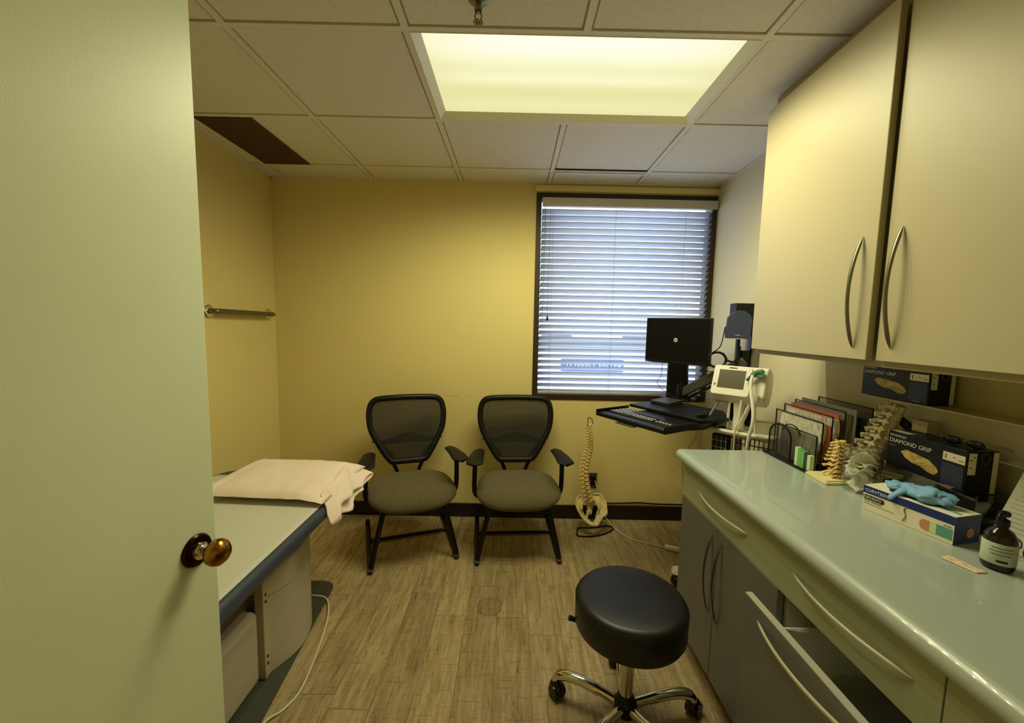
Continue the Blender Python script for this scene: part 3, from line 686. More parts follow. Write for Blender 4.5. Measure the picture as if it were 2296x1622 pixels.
def spine(root, path, yaw, radii, n, mb_, md, tz=1.0):
    """vertebrae stacked along path (local to root)"""
    P = bez(path, 12); L = [0]
    for a_, b_ in zip(P, P[1:]): L.append(L[-1]+(b_-a_).length)
    def at(s):
        for i in range(len(L)-1):
            if L[i+1] >= s: t_ = (s-L[i])/(L[i+1]-L[i]+1e-9); return P[i].lerp(P[i+1], t_), (P[i+1]-P[i]).normalized()
        return P[-1], (P[-1]-P[-2]).normalized()
    ws = [radii[0]+(radii[1]-radii[0])*(i/(n-1)) for i in range(n)]; tot = sum(ws); s = 0
    vme = VM.copy(); vme.materials.append(MT[mb_])
    dme = bpy.data.meshes.new('disc'); dme.from_pydata([tuple(v) for v in DM.v], [], DM.f); dme.materials.append(MT[md]); dme.polygons.foreach_set('use_smooth', [True]*len(dme.polygons))
    for i, w_ in enumerate(ws):
        h = L[-1]*w_/tot; p, d_ = at(s+h*.42); s += h
        fwd_ = Vector((math.cos(yaw), math.sin(yaw), 0)); zx = d_; xx = fwd_.cross(zx).normalized(); yy = zx.cross(xx)
        M_ = Matrix((xx, yy, zx)).transposed().to_4x4(); M_.translation = p
        o = bpy.data.objects.new('vertebra', vme); C.objects.link(o); o.parent = root; o.matrix_local = M_ @ Matrix.Diagonal((w_, w_, h*.74*tz, 1))
        o.matrix_basis = M_ @ Matrix.Diagonal((w_, w_, h*.74, 1))
        if i < n-1:
            p2, _ = at(s-h*.08); M2 = M_.copy(); M2.translation = p2
            q = bpy.data.objects.new('disc', dme); C.objects.link(q); q.parent = root; q.matrix_basis = M2 @ Matrix.Diagonal((w_*.95, w_*.95, h*.3, 1))
sm = thing('spine_model', 'full length spine and pelvis skeleton model standing on the floor by the outlet', 'anatomical model', (.57, 2.70, 0))
SY = 2.72
loc = lambda x, y, z: (x-.57, y-2.70, z)
spine(sm, [loc(.560, SY, .235), loc(.535, SY-.005, .32), loc(.520, SY, .42), loc(.528, SY+.01, .50), loc(.548, SY+.01, .60), loc(.545, SY, .68), loc(.530, SY, .775)], math.radians(-42), (.0225, .0125), 23, 'bone3', 'disc')
build('skull_base', MB().prism([(-.017, 0), (.012, -.004), (.018, .03), (.006, .042), (-.012, .05)], -.004, .004, frame((.531, SY, .772), (1, 0, 0), (0, 0, 1))), 'bone', sm, bevel=.002)
build('skull_base_rim', MB().tube([(.514, SY-.005, .768), (.516, SY-.005, .822), (.527, SY-.005, .822), (.546, SY-.005, .806), (.550, SY-.005, .775)], .0026, 6), 'disc', sm)
def hip(outer, inner, sgn, name):
    def smo(l): return [(q.x, q.z) for q in bez([(a_, 0, b_) for a_, b_ in l], 4)]
    O1, I1 = smo(outer), smo(inner); nn_ = min(len(O1), len(I1))
    def fn(u, v):
        k = min(int(round(u*(nn_-1))), nn_-1); a_ = O1[k*(len(O1)-1)//(nn_-1)]; b_ = I1[k*(len(I1)-1)//(nn_-1)]
        x = a_[0]+(b_[0]-a_[0])*v; z = a_[1]+(b_[1]-a_[1])*v
        # wings sweep back towards the crest, the dish bows away from the front, the pubis comes forward
        y = -.055+.55*z+.030*math.sin(v*PI)*min(1, z/.06)+(.020*v if z < .09 else .02*(1-v))
        return Vector((.572+x, SY-.015+y, .084+z))
    build(name, MB().grid(fn, nn_, 8), 'bone', sm, solid=.009, smooth=180)
hip([(.001, 0), (.026, .003), (.048, .030), (.071, .055), (.096, .069), (.101, .127), (.079, .164), (.048, .180), (.010, .176)],
    [(0, .014), (.014, .028), (.021, .045), (.030, .066), (.037, .086), (.036, .104), (.030, .120), (.016, .140), (.008, .158)], 1, 'hip_bone')
hip([(-.001, 0), (-.030, .008), (-.062, .030), (-.090, .062), (-.112, .100), (-.115, .128), (-.100, .158), (-.078, .170), (-.062, .158)],
    [(0, .014), (-.026, .024), (-.050, .042), (-.068, .064), (-.075, .090), (-.073, .108), (-.070, .122), (-.064, .138), (-.060, .150)], -1, 'hip_bone')
build('pubic_joint', MB().ball((.572, SY-.068, .091), (.010, .007, .010), 8), 'bone2', sm)
build('tail_bone', MB().tube(bez([(.545, SY-.01, .165), (.538, SY-.015, .15), (.532, SY-.02, .132), (.533, SY-.026, .118)], 4), [.014]*4+[.010]*4+[.007]*3+[.003]*2, 8), 'bone2', sm)
sac = MB().grid(lambda u, v: Vector((.558+(u-.5)*.066*(1-.8*v), SY+.012+.022*math.sin(v*PI)-.01*math.cos((u-.5)*PI), .235-.105*v)), 9, 9)
build('sacrum', sac, 'bone', sm, solid=.014, smooth=180)
build('stand_rod', MB().tube([(.585, SY+.06, .008), (.582, SY+.058, .05), (.566, SY+.03, .10), (.560, SY+.036, .24)], .0035, 8).tube(bez([(.560, SY+.036, .24), (.525, SY+.03, .42), (.540, SY+.034, .60), (.530, SY+.02, .80)], 5), .0025, 6), 'black', sm)
build('wire_base', MB().tube(bez([(.585, SY+.06, .006), (.49, SY+.055, .006), (.472, SY+.0, .006), (.462, SY-.045, .006), (.50, SY-.062, .006), (.60, SY-.05, .006), (.70, SY+.01, .006), (.742, SY+.075, .006), (.69, SY+.09, .006), (.585, SY+.06, .006)], 5), .0048, 8), 'blackm', sm)
# white cord from outlet to adapter
wcd = bez([(.617, YB-.016, .32), (.632, YB-.03, .27), (.66, YB-.05, .18), (.675, 2.84, .10), (.72, 2.80, .03), (.78, 2.70, .006), (.85, 2.62, .005), (.94, 2.575, .005), (1.02, 2.53, .008)], 7)
cdw = thing('extension_cord', 'white cord with inline adapter running from the outlet over the floor', 'cord', (.8, 2.6, 0))
build('cord', MB().tube(wcd, .0035, 8), 'cord', cdw)
build('adapter', MB().box(-.045, -.017, .001, .045, .017, .026, Matrix.Translation((1.055, 2.515, 0)) @ Matrix.Rotation(-.42, 4, 'Z')), 'white', cdw, bevel=.005)
build('plug', MB().box(.595, YB-.028, .305, .625, YB-.0095, .335), 'black', cdw, bevel=.003)

# ------------------------------------------------------------------ base cabinets and counter
CF, CT, CY1, CY0 = .77, .90, 1.76, -.40
def handle(name, p0, p1, out, parent, m='steel', bow=.026, r=.0052):
    p0 = Vector(p0); p1 = Vector(p1); out = Vector(out); k = 22; pts = []; rs = []
    for i in range(k+1):
        t_ = i/k; h = (1-(2*t_-1)**2)
        pts.append(p0.lerp(p1, t_)+out*(.002+bow*h)); rs.append(r*(.18+.82*min(1, (h*3.2))**.7))
    return build(name, MB().tube(pts, rs, 10, flat=.75, up=tuple(out)), m, parent)
def cabinet(lab, y0, y1):
    return thing('base_cabinet', lab, 'cabinet', (1.08, (y0+y1)/2, 0), 0, 'base cabinets under the counter')
def carcass(t_, y0, y1, open_=False):
    b_ = MB()
    if not open_: b_.box(CF+.022, y0, .10, XR-.002, y1, .858)
    else:
        b_.box(CF+.022, y0, .10, XR-.002, y0+.018, .858).box(CF+.022, y1-.018, .10, XR-.002, y1, .858).box(XR-.02, y0+.018, .10, XR-.002, y1-.018, .858)
        b_.box(CF+.022, y0+.018, .10, XR-.02, y1-.018, .118).box(CF+.022, y0+.018, .70, XR-.02, y1-.018, .858)
    build('carcass', b_, 'cab_in' if open_ else 'laminate_grey', t_)
    build('toe_kick', MB().box(CF+.085, y0, 0, XR-.002, y1, .10), 'baseboard', t_)
Y12, Y23 = 1.10, .662
c1 = cabinet('grey base cabinet with two doors under a sage drawer, nearest the window', Y12, CY1)
carcass(c1, Y12, CY1)
d1 = build('drawer', MB().box(CF, Y12+.0002, .700, CF+.02, CY1, .856), 'laminate_rail', c1)
handle('drawer_handle', (CF, 1.600, .775), (CF, 1.262, .775), (-1, 0, 0), d1)
for y0, y1, hy in ((1.4425, CY1, 1.475), (Y12+.0015, 1.4395, 1.408)):
    dd = build('cabinet_door', MB().box(CF, y0, .105, CF+.02, y1, .697), 'laminate_grey', c1, bevel=.0015)
    handle('door_handle', (CF, hy, .662), (CF, hy, .345), (-1, 0, 0), dd, 'darknickel')
c2 = cabinet('base cabinet with its deep lower drawer pulled out', Y23, Y12)
carcass(c2, Y23, Y12, True)
d2 = build('drawer', MB().box(CF, Y23+.0015, .700, CF+.02, Y12-.0002, .856), 'laminate_rail', c2)
handle('drawer_handle', (CF, 1.045, .782), (CF, .715, .782), (-1, 0, 0), d2)
OX = .694
d3 = build('open_drawer', MB().box(OX-.02, Y23+.003, .115, OX, Y12-.003, .690), 'laminate_grey', c2, bevel=.001)
build('drawer_front_edge', MB().box(OX-.0195, Y23+.0035, .690, OX-.0005, Y12-.0035, .6915), 'laminate_edge', d3)
build('drawer_box', MB().box(OX, Y23+.035, .13, 1.22, Y23+.05, .56).box(OX, Y12-.05, .13, 1.22, Y12-.035, .56).box(OX, Y23+.05, .13, 1.22, Y12-.05, .145).box(1.205, Y23+.05, .145, 1.22, Y12-.05, .56), 'cab_in', d3)
handle('drawer_handle', (OX-.02, 1.030, .655), (OX-.02, .70, .655), (-1, 0, 0), d3)
bn = MB().prism(rrect(OX+.012, Y23+.07, 1.15, Y12-.07, .03), .15, .635)
bo = tag(build('drawer_bin', MB().add(bn.v, [bn.f[0]]+bn.f[2:]), 'white', solid=.004, bevel=.0), 'white plastic bin inside the open drawer', 'bin')
tag(build('plastic_bag', MB().ball((0, 0, 0), 1, 12, Matrix.Translation((.92, .88, .50)) @ Matrix.Diagonal((.19, .13, .075, 1))), clear('film', (.7, .72, .66, 1), .08, .2)), 'clear plastic bag lying inside the open drawer bin', 'bag')
c3 = cabinet('base cabinet closest to the bottom right corner, past the seam', CY0, Y23)
carcass(c3, CY0, Y23)
d4 = build('drawer', MB().box(CF, CY0, .700, CF+.02, Y23-.0015, .856), 'laminate_rail', c3, bevel=.0015)
d5 = build('cabinet_door', MB().box(CF, CY0, .105, CF+.02, Y23-.0015, .697), 'laminate_grey', c3, bevel=.0015)
handle('drawer_handle', (CF, .42, .782), (CF, .09, .782), (-1, 0, 0), d4)
handle('door_handle', (CF, .60, .662), (CF, .60, .345), (-1, 0, 0), d5, 'darknickel')
# counter with rolled front edge; profile in xz extruded along y
prof = [(XR-.001, .858), (XR-.001, CT)]
fx_ = .732
prof += [(fx_+.05, CT)]+[(fx_+.022+.0225*math.cos(math.radians(a_))*1.0, CT-.0225+.0225*math.sin(math.radians(a_))) for a_ in range(95, 271, 16)]+[(fx_+.05, CT-.045), (fx_+.05, .858)]
prof = [(XR-.001, .8585), (XR-.001, CT), (fx_+.06, CT), (fx_+.045, CT+.001)]+[(fx_+.0235+.0235*math.cos(math.radians(a_)), CT-.0225+.0235*math.sin(math.radians(a_))) for a_ in range(90, 271, 15)]+[(fx_+.036, .8585)]
ct = tag(build('countertop', MB().prism(prof, 0, 1, Matrix(((1, 0, 0, 0), (0, 0, -(CY1+.012-CY0), CY1+.012), (0, 1, 0, 0), (0, 0, 0, 1)))), 'laminate_top', smooth=30, bevel=.004), 'long sage green countertop with rolled front edge along the right wall', 'countertop')

# ------------------------------------------------------------------ upper cabinet
uc = thing('wall_cabinet', 'tall cream wall cabinet with two curved handles above the counter', 'cabinet', (1.24, 1.2, 1.33))
UX, UZ0, UZ1 = 1.09, 1.332, 2.352
build('carcass', MB().box(UX, .58, UZ0, XR-.001, 1.83, UZ1), 'upper_edge', uc)
build('filler_strip', MB().box(UX+.012, .58, UZ1, XR-.001, 1.83, ZC-.0005), 'upper_edge', uc)
dl = 1.83-1.215; oa = math.radians(1.6)
ml = Matrix.Translation((UX-.001, 1.83, 0)) @ Matrix.Rotation(-oa, 4, 'Z')
dlo = build('cabinet_door', MB().box(-.02, -dl, 1.352, 0, 0, UZ1+.01, ml), 'upper', uc, bevel=.001)
build('door_edge', MB().box(-.0195, -dl-.001, 1.3525, -.0005, -dl, UZ1+.0095, ml), 'upper_edge', dlo)
dro = build('cabinet_door', MB().box(UX-.021, .585, 1.352, UX-.001, 1.2, UZ1+.01), 'upper', uc, bevel=.001)
p0 = ml @ Vector((-.02, -dl+.05, 1.722)); p1 = ml @ Vector((-.02, -dl+.05, 1.385))
handle('door_handle', p0, p1, (-1, 0, 0), dlo, 'darknickel', .03, .0062)
handle('door_handle', (UX-.021, 1.155, 1.728), (UX-.021, 1.155, 1.388), (-1, 0, 0), dro, 'darknickel', .03, .0062)


# ------------------------------------------------------------------ computer workstation on the wall arm
A_ = Vector((.478, 2.26, 0)); B_ = Vector((.716, 1.868, 0)); O_ = (A_+B_)/2; O_.z = .952
WM = frame(O_, B_-A_, Vector((0.85, .52, 0)))
HL = (B_-A_).length/2
ws = thing('computer_workstation', 'black wall arm workstation with monitor post, desk surface and pull out keyboard tray', 'workstation', (1.385, 2.36, .90))
T = lambda x, y, z: WM @ Vector((x, y, z))
build('keyboard_tray', MB().box(-HL, 0, -.010, HL, .25, -.002, WM).box(-HL, -.004, -.014, HL, .004, .006, WM).box(-HL-.004, -.004, -.014, -HL+.004, .25, .022, WM).box(HL-.004, -.004, -.014, HL+.006, .25, .022, WM), 'black', ws, bevel=.002)
build('wrist_rest', MB().box(-HL+.01, .006, -.002, HL-.01, .050, .008, WM), 'vinyl', ws, bevel=.004)
build('tray_pull', MB().box(-.07, -.018, -.022, .05, .02, -.016, WM), 'arm', ws, bevel=.002)
dk = [(-.21, .235), (.25, .235), (.28, .27), (.30, .40), (.17, .56), (-.12, .56), (-.21, .46)]
build('desk_surface', MB().prism(dk, .020, .036, WM), 'black', ws, bevel=.003)
build('tray_slide_box', MB().prism([(-.10, .14), (.21, .10), (.26, .26), (.21, .50), (-.06, .50)], -.016, .0195, WM), 'blackm', ws, bevel=.004)
# monitor post
ML = Vector((.876, 2.70, 1.215)); MR = Vector((1.161, 2.40, 1.215)); mc = (ML+MR)/2
back = Vector((.725, .689, 0))
pb = mc+back*.075
build('post_base', MB().prism(rrect(-.10, -.07, .10, .07, .03), 0, .012, frame((pb.x, pb.y, .992), (ML-MR), back)), 'blackm', ws, bevel=.002)
def post(u, v):
    z = .99+.30*v; off = .075+.03*math.cos(v*PI*1.3)*.6; wd = .070-.008*v
    a_ = 2*PI*u; ca, sa = math.cos(a_), math.sin(a_); ca = math.copysign(abs(ca)**.5, ca); sa = math.copysign(abs(sa)**.5, sa)
    q = mc+back*(off+.024*sa)+(MR-ML).normalized()*wd*ca-(MR-ML).normalized()*.02*(1-v); q.z = z; return q
build('monitor_post', MB().grid(post, 20, 16, True), 'blackm', ws, smooth=35)
p1_ = Vector((1.350, 2.345, 1.255)); p0_ = Vector((pb.x+.02, pb.y, 1.02)); 
AM = frame(p0_, p1_-p0_, (0, .1, 1)); al = (p1_-p0_).length
AM = frame(p0_, p1_-p0_, Vector((0, 0, 1)))
build('lift_arm', MB().box(0, -.028, -.03, al, .030, .03, AM), 'arm', ws, bevel=.01, seg=3)
build('arm_lower_link', MB().box(0, -.052, -.02, al*.95, -.036, .02, AM), 'blackm', ws, bevel=.004)
build('arm_joint', MB().lathe([(0, -.05), (.035, -.05), (.035, .05), (0, .05)], (p0_.x, p0_.y, 1.035), 24), 'blackm', ws, bevel=.003)
build('arm_joint', MB().lathe([(0, -.06), (.03, -.06), (.03, .07), (0, .07)], (1.345, 2.36, 1.245), 24), 'blackm', ws, bevel=.003)
build('wall_track', MB().box(1.372, 2.315, .82, 1.404, 2.40, 1.56), 'track', ws, bevel=.002)
build('track_channel', MB().box(1.366, 2.345, .82, 1.3735, 2.37, 1.56), 'blackm', ws)
# computer holder on the track
ch = build('computer_holder', MB().box(1.26, 2.33, 1.40, 1.371, 2.40, 1.585), 'black', ws, bevel=.004)
sp_ = [(-.062, 0), (.062, 0), (.068, .10), (.058, .132), (.03, .152), (0, .158), (-.032, .146), (-.058, .118), (-.062, .06), (-.066, .03)]
PM = frame((1.262, 2.30, 1.385), (.93, -.36, 0), (0, 0, 1))
slp = build('slate_cover', MB().prism(sp_, -.006, .006, PM), 'slate', ws, bevel=.003)
build('cover_mark', MB().box(-.012, .018, .0062, .012, .0205, .0068, PM), 'wht', slp)
build('cable_bracket', MB().box(1.29, 2.35, 1.22, 1.31, 2.37, 1.38).box(1.305, 2.352, 1.16, 1.318, 2.372, 1.34), 'blackm', ws, bevel=.003)
build('white_wall_box', MB().box(1.30, 2.46, .98, 1.404, 2.66, 1.14), 'rail', ws, bevel=.006)
# monitor
mo = thing('monitor', 'black widescreen monitor with a round white logo on its dark screen', 'monitor', (mc.x, mc.y, 1.215))
MF = frame((ML.x, ML.y, 1.213), MR-ML, (0, 0, 1)); mw = (MR-ML).length; mh = .287
build('housing', MB().box(0, 0, -.032, mw, mh, 0, MF), 'black', mo, bevel=.004)
build('screen', MB().box(.008, .018, -.001, mw-.008, mh-.008, .0012, MF), 'screen', mo)
lg = build('logo_disc', MB().lathe([(0, .0012), (.0125, .0012), (.0125, .0018), (0, .0018)], (mw*.49, mh*.52, 0), 28, MF), 'wht', mo)
build('logo_letters', MB().text('hp', .019, MF @ Matrix.Translation((mw*.49-.0095, mh*.52-.005, .0024)), .0003, True), 'screen', lg)
build('maker_mark', MB().box(.006, .006, .0002, .022, .010, .0008, MF), 'greyp', mo)
cblm = bez([MF @ Vector((.12, .0, -.01)), MF @ Vector((.118, -.08, -.005)), MF @ Vector((.105, -.15, 0)), T(.02, .46, .038)], 6)
build('monitor_cable', MB().tube(cblm, .0016, 6), 'black', mo)
# keyboard
kbd = thing('keyboard', 'black keyboard with pale key legends lying on the pull out tray', 'keyboard', tuple(O_))
build('key_base', MB().box(-.205, .058, -.0015, .205, .215, .010, WM), 'black', kbd, bevel=.003)
ky = MB(); kl = MB()
for r in range(5):
    y_ = .068+r*.0285
    xs = [(-.196+.0192*i, .0165) for i in range(15)]+[(.108+.0192*i, .0165) for i in range(5)]
    if r == 0: xs = [(-.196+.0192*i, .0165) for i in range(3)]+[(-.138, .09)]+[(-.042+.0192*i, .0165) for i in range(7)]+[(.108+.0192*i, .0165) for i in range(5)]
    for x_, w_ in xs:
        ky.box(x_, y_, .010, x_+w_, y_+.0240, .0155, WM); kl.box(x_+.003, y_+.012, .01555, x_+.010, y_+.020, .0158, WM).box(x_+.011, y_+.005, .01555, x_+.0138, y_+.019, .0158, WM)
build('keys', ky, 'arm', kbd); build('key_legends', kl, 'wht', kbd)
ms_ = thing('computer_mouse', 'small black mouse on the right of the workstation desk surface', 'mouse', tuple(T(.215, .30, .037)))
build('mouse_body', MB().grid(lambda u, v: T(.215+.028*math.cos(2*PI*u)*math.sin(PI*v)**.8, .30+.045*math.sin(2*PI*u)*math.sin(PI*v)**.8, .0375+.028*(1-v)*math.cos(0)), 20, 9, True), 'black', ms_, smooth=180)
build('scroll_wheel', MB().lathe([(0, -.003), (.007, -.003), (.007, .003), (0, .003)], n=12, m=WM @ Matrix.Translation((.215, .32, .0615)) @ Matrix.Rotation(PI/2, 4, 'Y')), 'arm', ms_)
dv = thing('card_reader', 'flat black angular device at the back left of the workstation desk', 'device', tuple(T(-.11, .44, .037)))
build('device_body', MB().add([T(-.175, .37, .037), T(-.045, .37, .037), T(-.045, .51, .037), T(-.175, .51, .037), T(-.17, .375, .050), T(-.05, .375, .050), T(-.05, .50, .058), T(-.17, .50, .058)], [(0, 3, 2, 1), (4, 5, 6, 7), (0, 1, 5, 4), (1, 2, 6, 5), (2, 3, 7, 6), (3, 0, 4, 7)]), 'black', dv, bevel=.003)
build('device_lid', MB().add([T(-.172, .372, .051), T(-.048, .372, .051), T(-.048, .503, .0594), T(-.172, .503, .0594)]+[T(-.172, .372, .053), T(-.048, .372, .053), T(-.048, .503, .0614), T(-.172, .503, .0614)], [(0, 3, 2, 1), (4, 5, 6, 7), (0, 1, 5, 4), (1, 2, 6, 5), (2, 3, 7, 6), (3, 0, 4, 7)]), 'arm', dv, bevel=.002)
# coiled cable
cc = MB()
ctr = Vector((1.185, 2.36, 1.258)); ex_ = Vector((.95, -.3, 0)); pts = []
for i in range(120):
    a_ = i*2*PI/26; r_ = .046+.004*math.sin(i*.9); q = ctr+ex_*(r_*1.05*math.cos(a_))+Vector((0, 0, r_*.95*math.sin(a_)))+Vector((.25, .9, 0))*(.004*math.sin(i*.37)); pts.append(q)
cc.tube(pts, .0038, 6)
cc.tube(bez([ctr+ex_*.048, (1.27, 2.335, 1.25), (1.29, 2.34, 1.29), (1.295, 2.34, 1.38)], 6), .006, 8)
cc.tube(bez([ctr+Vector((-.03, 0, .04)), (1.185, 2.33, 1.34), (1.20, 2.32, 1.45)], 6), .003, 6)
cc.tube(bez([ctr+Vector((-.045, 0, 0)), (1.12, 2.40, 1.24), (1.12, 2.40, 1.20), (1.17, 2.38, 1.185), (1.22, 2.36, 1.215)], 6), .003, 6)
tag(build('coiled_cable', cc, 'black'), 'coiled black cable hanging between the monitor and the wall track', 'cable')

# ------------------------------------------------------------------ vital signs monitor on its rolling stand
vsx, vsy = 1.15, 2.03
vs_ = thing('vitals_stand', 'cream rolling stand with tray shelf and wire basket behind the counter end', 'medical stand', (vsx, vsy, 0))
phi = math.radians(46); a_v = Vector((math.cos(phi), -math.sin(phi), 0)); n_v = Vector((math.sin(phi), math.cos(phi), 0))
VF = frame((vsx, vsy, 0), a_v, n_v)      # x right along the face, y away
build('pole', MB().lathe([(.024, .10), (.024, .86), (.020, .90)], (vsx, vsy, 0), 24), 'rail', vs_)
build('neck', MB().tube([VF @ Vector((0, 0, .90)), VF @ Vector((0, -.005, 1.0)), VF @ Vector((0, 0, 1.08))], [.030, .020, .026], 16, flat=1.2), 'cream', vs_)
build('collar', MB().lathe([(.034, .885), (.042, .895), (.042, .915), (.030, .925)], (vsx, vsy, 0), 24), 'cream', vs_)
def sh_o(k): return [(k*x, k*y) for x, y in ((-.20, -.03), (-.185, -.075), (-.10, -.095), (.05, -.105), (.15, -.085), (.19, -.04), (.19, .08), (.15, .12), (-.15, .12), (-.19, .08))]
build('tray_shelf', MB().prism(sh_o(1), .915, .925, VF), 'cream', vs_, bevel=.004)
build('tray_rim', MB().tube(bez([VF @ Vector((x, y, .932)) for x, y in sh_o(1)+[sh_o(1)[0]]], 3), .0105, 8), 'cream', vs_)
bk = MB()
for i in range(9):
    x_ = .02+.02*i; bk.tube([VF @ Vector((x_, -.085, .915)), VF @ Vector((x_, -.075, .80)), VF @ Vector((x_, .07, .80)), VF @ Vector((x_, .09, .915))], .0018, 5)
for z_ in (.80, .84, .88, .912): bk.tube([VF @ Vector(p) for p in ((.02, -.085+(.915-z_)*.08, z_), (.18, -.085+(.915-z_)*.08, z_), (.18, .08, z_), (.02, .08, z_), (.02, -.085, z_))], .0018, 5)
build('wire_basket', bk, 'blackm', vs_)
build('front_basket', MB().box(-.095, -.085, .72, -.02, -.02, .905, VF), 'navy', vs_, bevel=.004)
fb = MB()
for i in range(4): fb.box(-.092+.022*i, -.0868, .725, -.0905+.022*i, -.0858, .90, VF)
for i in range(5): fb.box(-.094, -.0868, .735+.035*i, -.021, -.0858, .7365+.035*i, VF)
build('basket_grid', fb, 'wht', vs_)
for i, (p, q) in enumerate((((-.145, -.06, .935), (-.085, -.02, 1.085)), ((-.045, -.03, .93), (-.04, -.02, 1.08)))):
    build('support_rod', MB().tube([VF @ Vector(p), VF @ Vector(q)], .0058, 10), 'greyp' if i == 0 else 'cream', vs_)
build('left_bracket', MB().tube(bez([VF @ Vector((.0, -.03, .93)), VF @ Vector((.035, -.045, 1.0)), VF @ Vector((.055, -.02, 1.085))], 6), .013, 10, flat=.6), 'cream', vs_)
build('back_panel', MB().box(-.05, .02, .95, .06, .04, 1.09, VF), 'screen', vs_, bevel=.004)
build('stand_hub', MB().lathe([(0, .07), (.05, .07), (.05, .10), (.03, .115), (0, .115)], (vsx, vsy, 0), 24), 'cream', vs_)
for k in range(5):
    an = math.radians(150+72*k); L_ = .243; P = lambda r, z: (vsx+r*math.cos(an), vsy+r*math.sin(an), z)
    build('stand_leg', MB().tube([P(.03, .088), P(.15, .086), P(L_, .078)], [.020, .017, .015], 10, flat=.7), 'cream', vs_)
    cst = build('stand_caster', MB().lathe([(0, -.02), (.028, -.02), (.033, -.012), (.033, .012), (.028, .02), (0, .02)], n=20, m=Matrix.Translation(P(L_, .034)) @ Matrix.Rotation(PI/2, 4, 'X') @ Matrix.Rotation(.5, 4, 'Y')), 'caster', vs_)
    build('caster_cover', MB().lathe([(.0, .105), (.026, .103), (.032, .092), (.032, .078), (0, .078)], P(L_, 0), 20), 'white', cst)
vm = thing('vitals_monitor', 'cream vital signs monitor with grey screen and green clip on the stand', 'medical monitor', (vsx, vsy, 1.08))
tl = Matrix.Translation(Vector((vsx, vsy, 1.08))) @ VF.to_3x3().to_4x4() @ Matrix.Rotation(math.radians(-20), 4, 'X')
# housing profile in (depth, height), extruded across
pr_ = [(-.045, .0), (-.062, .012), (-.062, .150), (-.052, .163), (-.02, .168), (.03, .158), (.058, .120), (.064, .05), (.05, .0), (.02, -.018), (-.02, -.018)]
XM = tl @ Matrix(((0, 0, 1, 0), (1, 0, 0, 0), (0, 1, 0, 0), (0, 0, 0, 1)))
build('housing', MB().prism(pr_, -.125, .118, XM), 'cream', vm, bevel=.010, seg=4)
build('screen_bezel', MB().prism(rrect(-.126, .004, .052, .158, .014), .0, .008, tl @ frame((0, -.0615, 0), (1, 0, 0), (0, 0, 1))), 'white', vm, bevel=.003, seg=3)
sc2 = build('display', MB().box(-.098, .040, .0078, .025, .135, .0092, tl @ frame((0, -.0615, 0), (1, 0, 0), (0, 0, 1))), 'lcd', vm)
build('maker_mark', MB().box(-.055, .144, .008, -.018, .149, .0088, tl @ frame((0, -.0615, 0), (1, 0, 0), (0, 0, 1))), 'ink', vm)
build('power_button', MB().box(-.116, .05, .008, -.106, .062, .0095, tl @ frame((0, -.0615, 0), (1, 0, 0), (0, 0, 1))), 'greyp', vm, bevel=.001)
L2 = lambda x, y, z: tl @ Vector((x, y, z))
build('green_clip', MB().tube(bez([L2(.038, -.085, .085), L2(.062, -.092, .112), L2(.085, -.085, .132), (L2(.10, -.08, .125))], 4), [.006]*4+[.010]*5+[.013]*4, 8, flat=1.3).box(.075, -.092, .105, .108, -.078, .118, tl), 'clipg', vm, bevel=.001)
build('probe_cable', MB().tube(bez([L2(.062, -.095, .11), L2(.066, -.108, .05), tuple(VF @ Vector((.10, -.135, 1.03))), tuple(VF @ Vector((.085, -.135, .90))), tuple(VF @ Vector((.07, -.12, .70))), tuple(VF @ Vector((.08, -.10, .45)))], 7), .0075, 8), 'white', vm)
build('thermometer', MB().tube([L2(.085, -.065, .02), L2(.09, -.085, -.05), tuple(VF @ Vector((.10, -.08, .94)))], [.010, .008, .005], 10), 'cream', vm)
build('hanging_cable', MB().tube(bez([L2(.02, -.05, -.01), tuple(VF @ Vector((.03, -.11, 1.0))), tuple(VF @ Vector((.025, -.13, .92))), tuple(VF @ Vector((.03, -.13, .60)))], 6), .0035, 8), 'cord', vm)
build('cuff_hose', MB().tube(bez([tuple(VF @ Vector((-.15, -.06, .94))), tuple(VF @ Vector((-.165, -.085, .93))), tuple(VF @ Vector((-.17, -.10, .86))), tuple(VF @ Vector((-.21, -.14, .76))), tuple(VF @ Vector((-.19, -.16, .60)))], 6), .0032, 8).tube(bez([tuple(VF @ Vector((-.14, -.06, .94))), tuple(VF @ Vector((-.14, -.10, .92))), tuple(VF @ Vector((-.135, -.11, .80))), tuple(VF @ Vector((-.13, -.11, .60)))], 6), .0025, 8), 'cord', vm)
tag(build('supply_box', MB().box(-.06, -.04, 0, .06, .045, .05, Matrix.Translation(VF @ Vector((.115, .055, .926))) @ Matrix.Rotation(-.5, 4, 'Z')), 'tan', bevel=.002), 'small grey cardboard box on the back of the stand tray', 'box')
cf = MB().grid(lambda u, v: VF @ Vector((-.14+.13*u+.01*math.sin(v*6), -.02+.12*v, .935+.035*math.sin(u*PI)*math.sin(v*PI)+.006*math.sin(u*14))), 16, 12)
tag(build('blood_pressure_cuff', cf, 'cream', solid=.008, smooth=180), 'folded pale blood pressure cuff on the left of the stand tray', 'cuff')

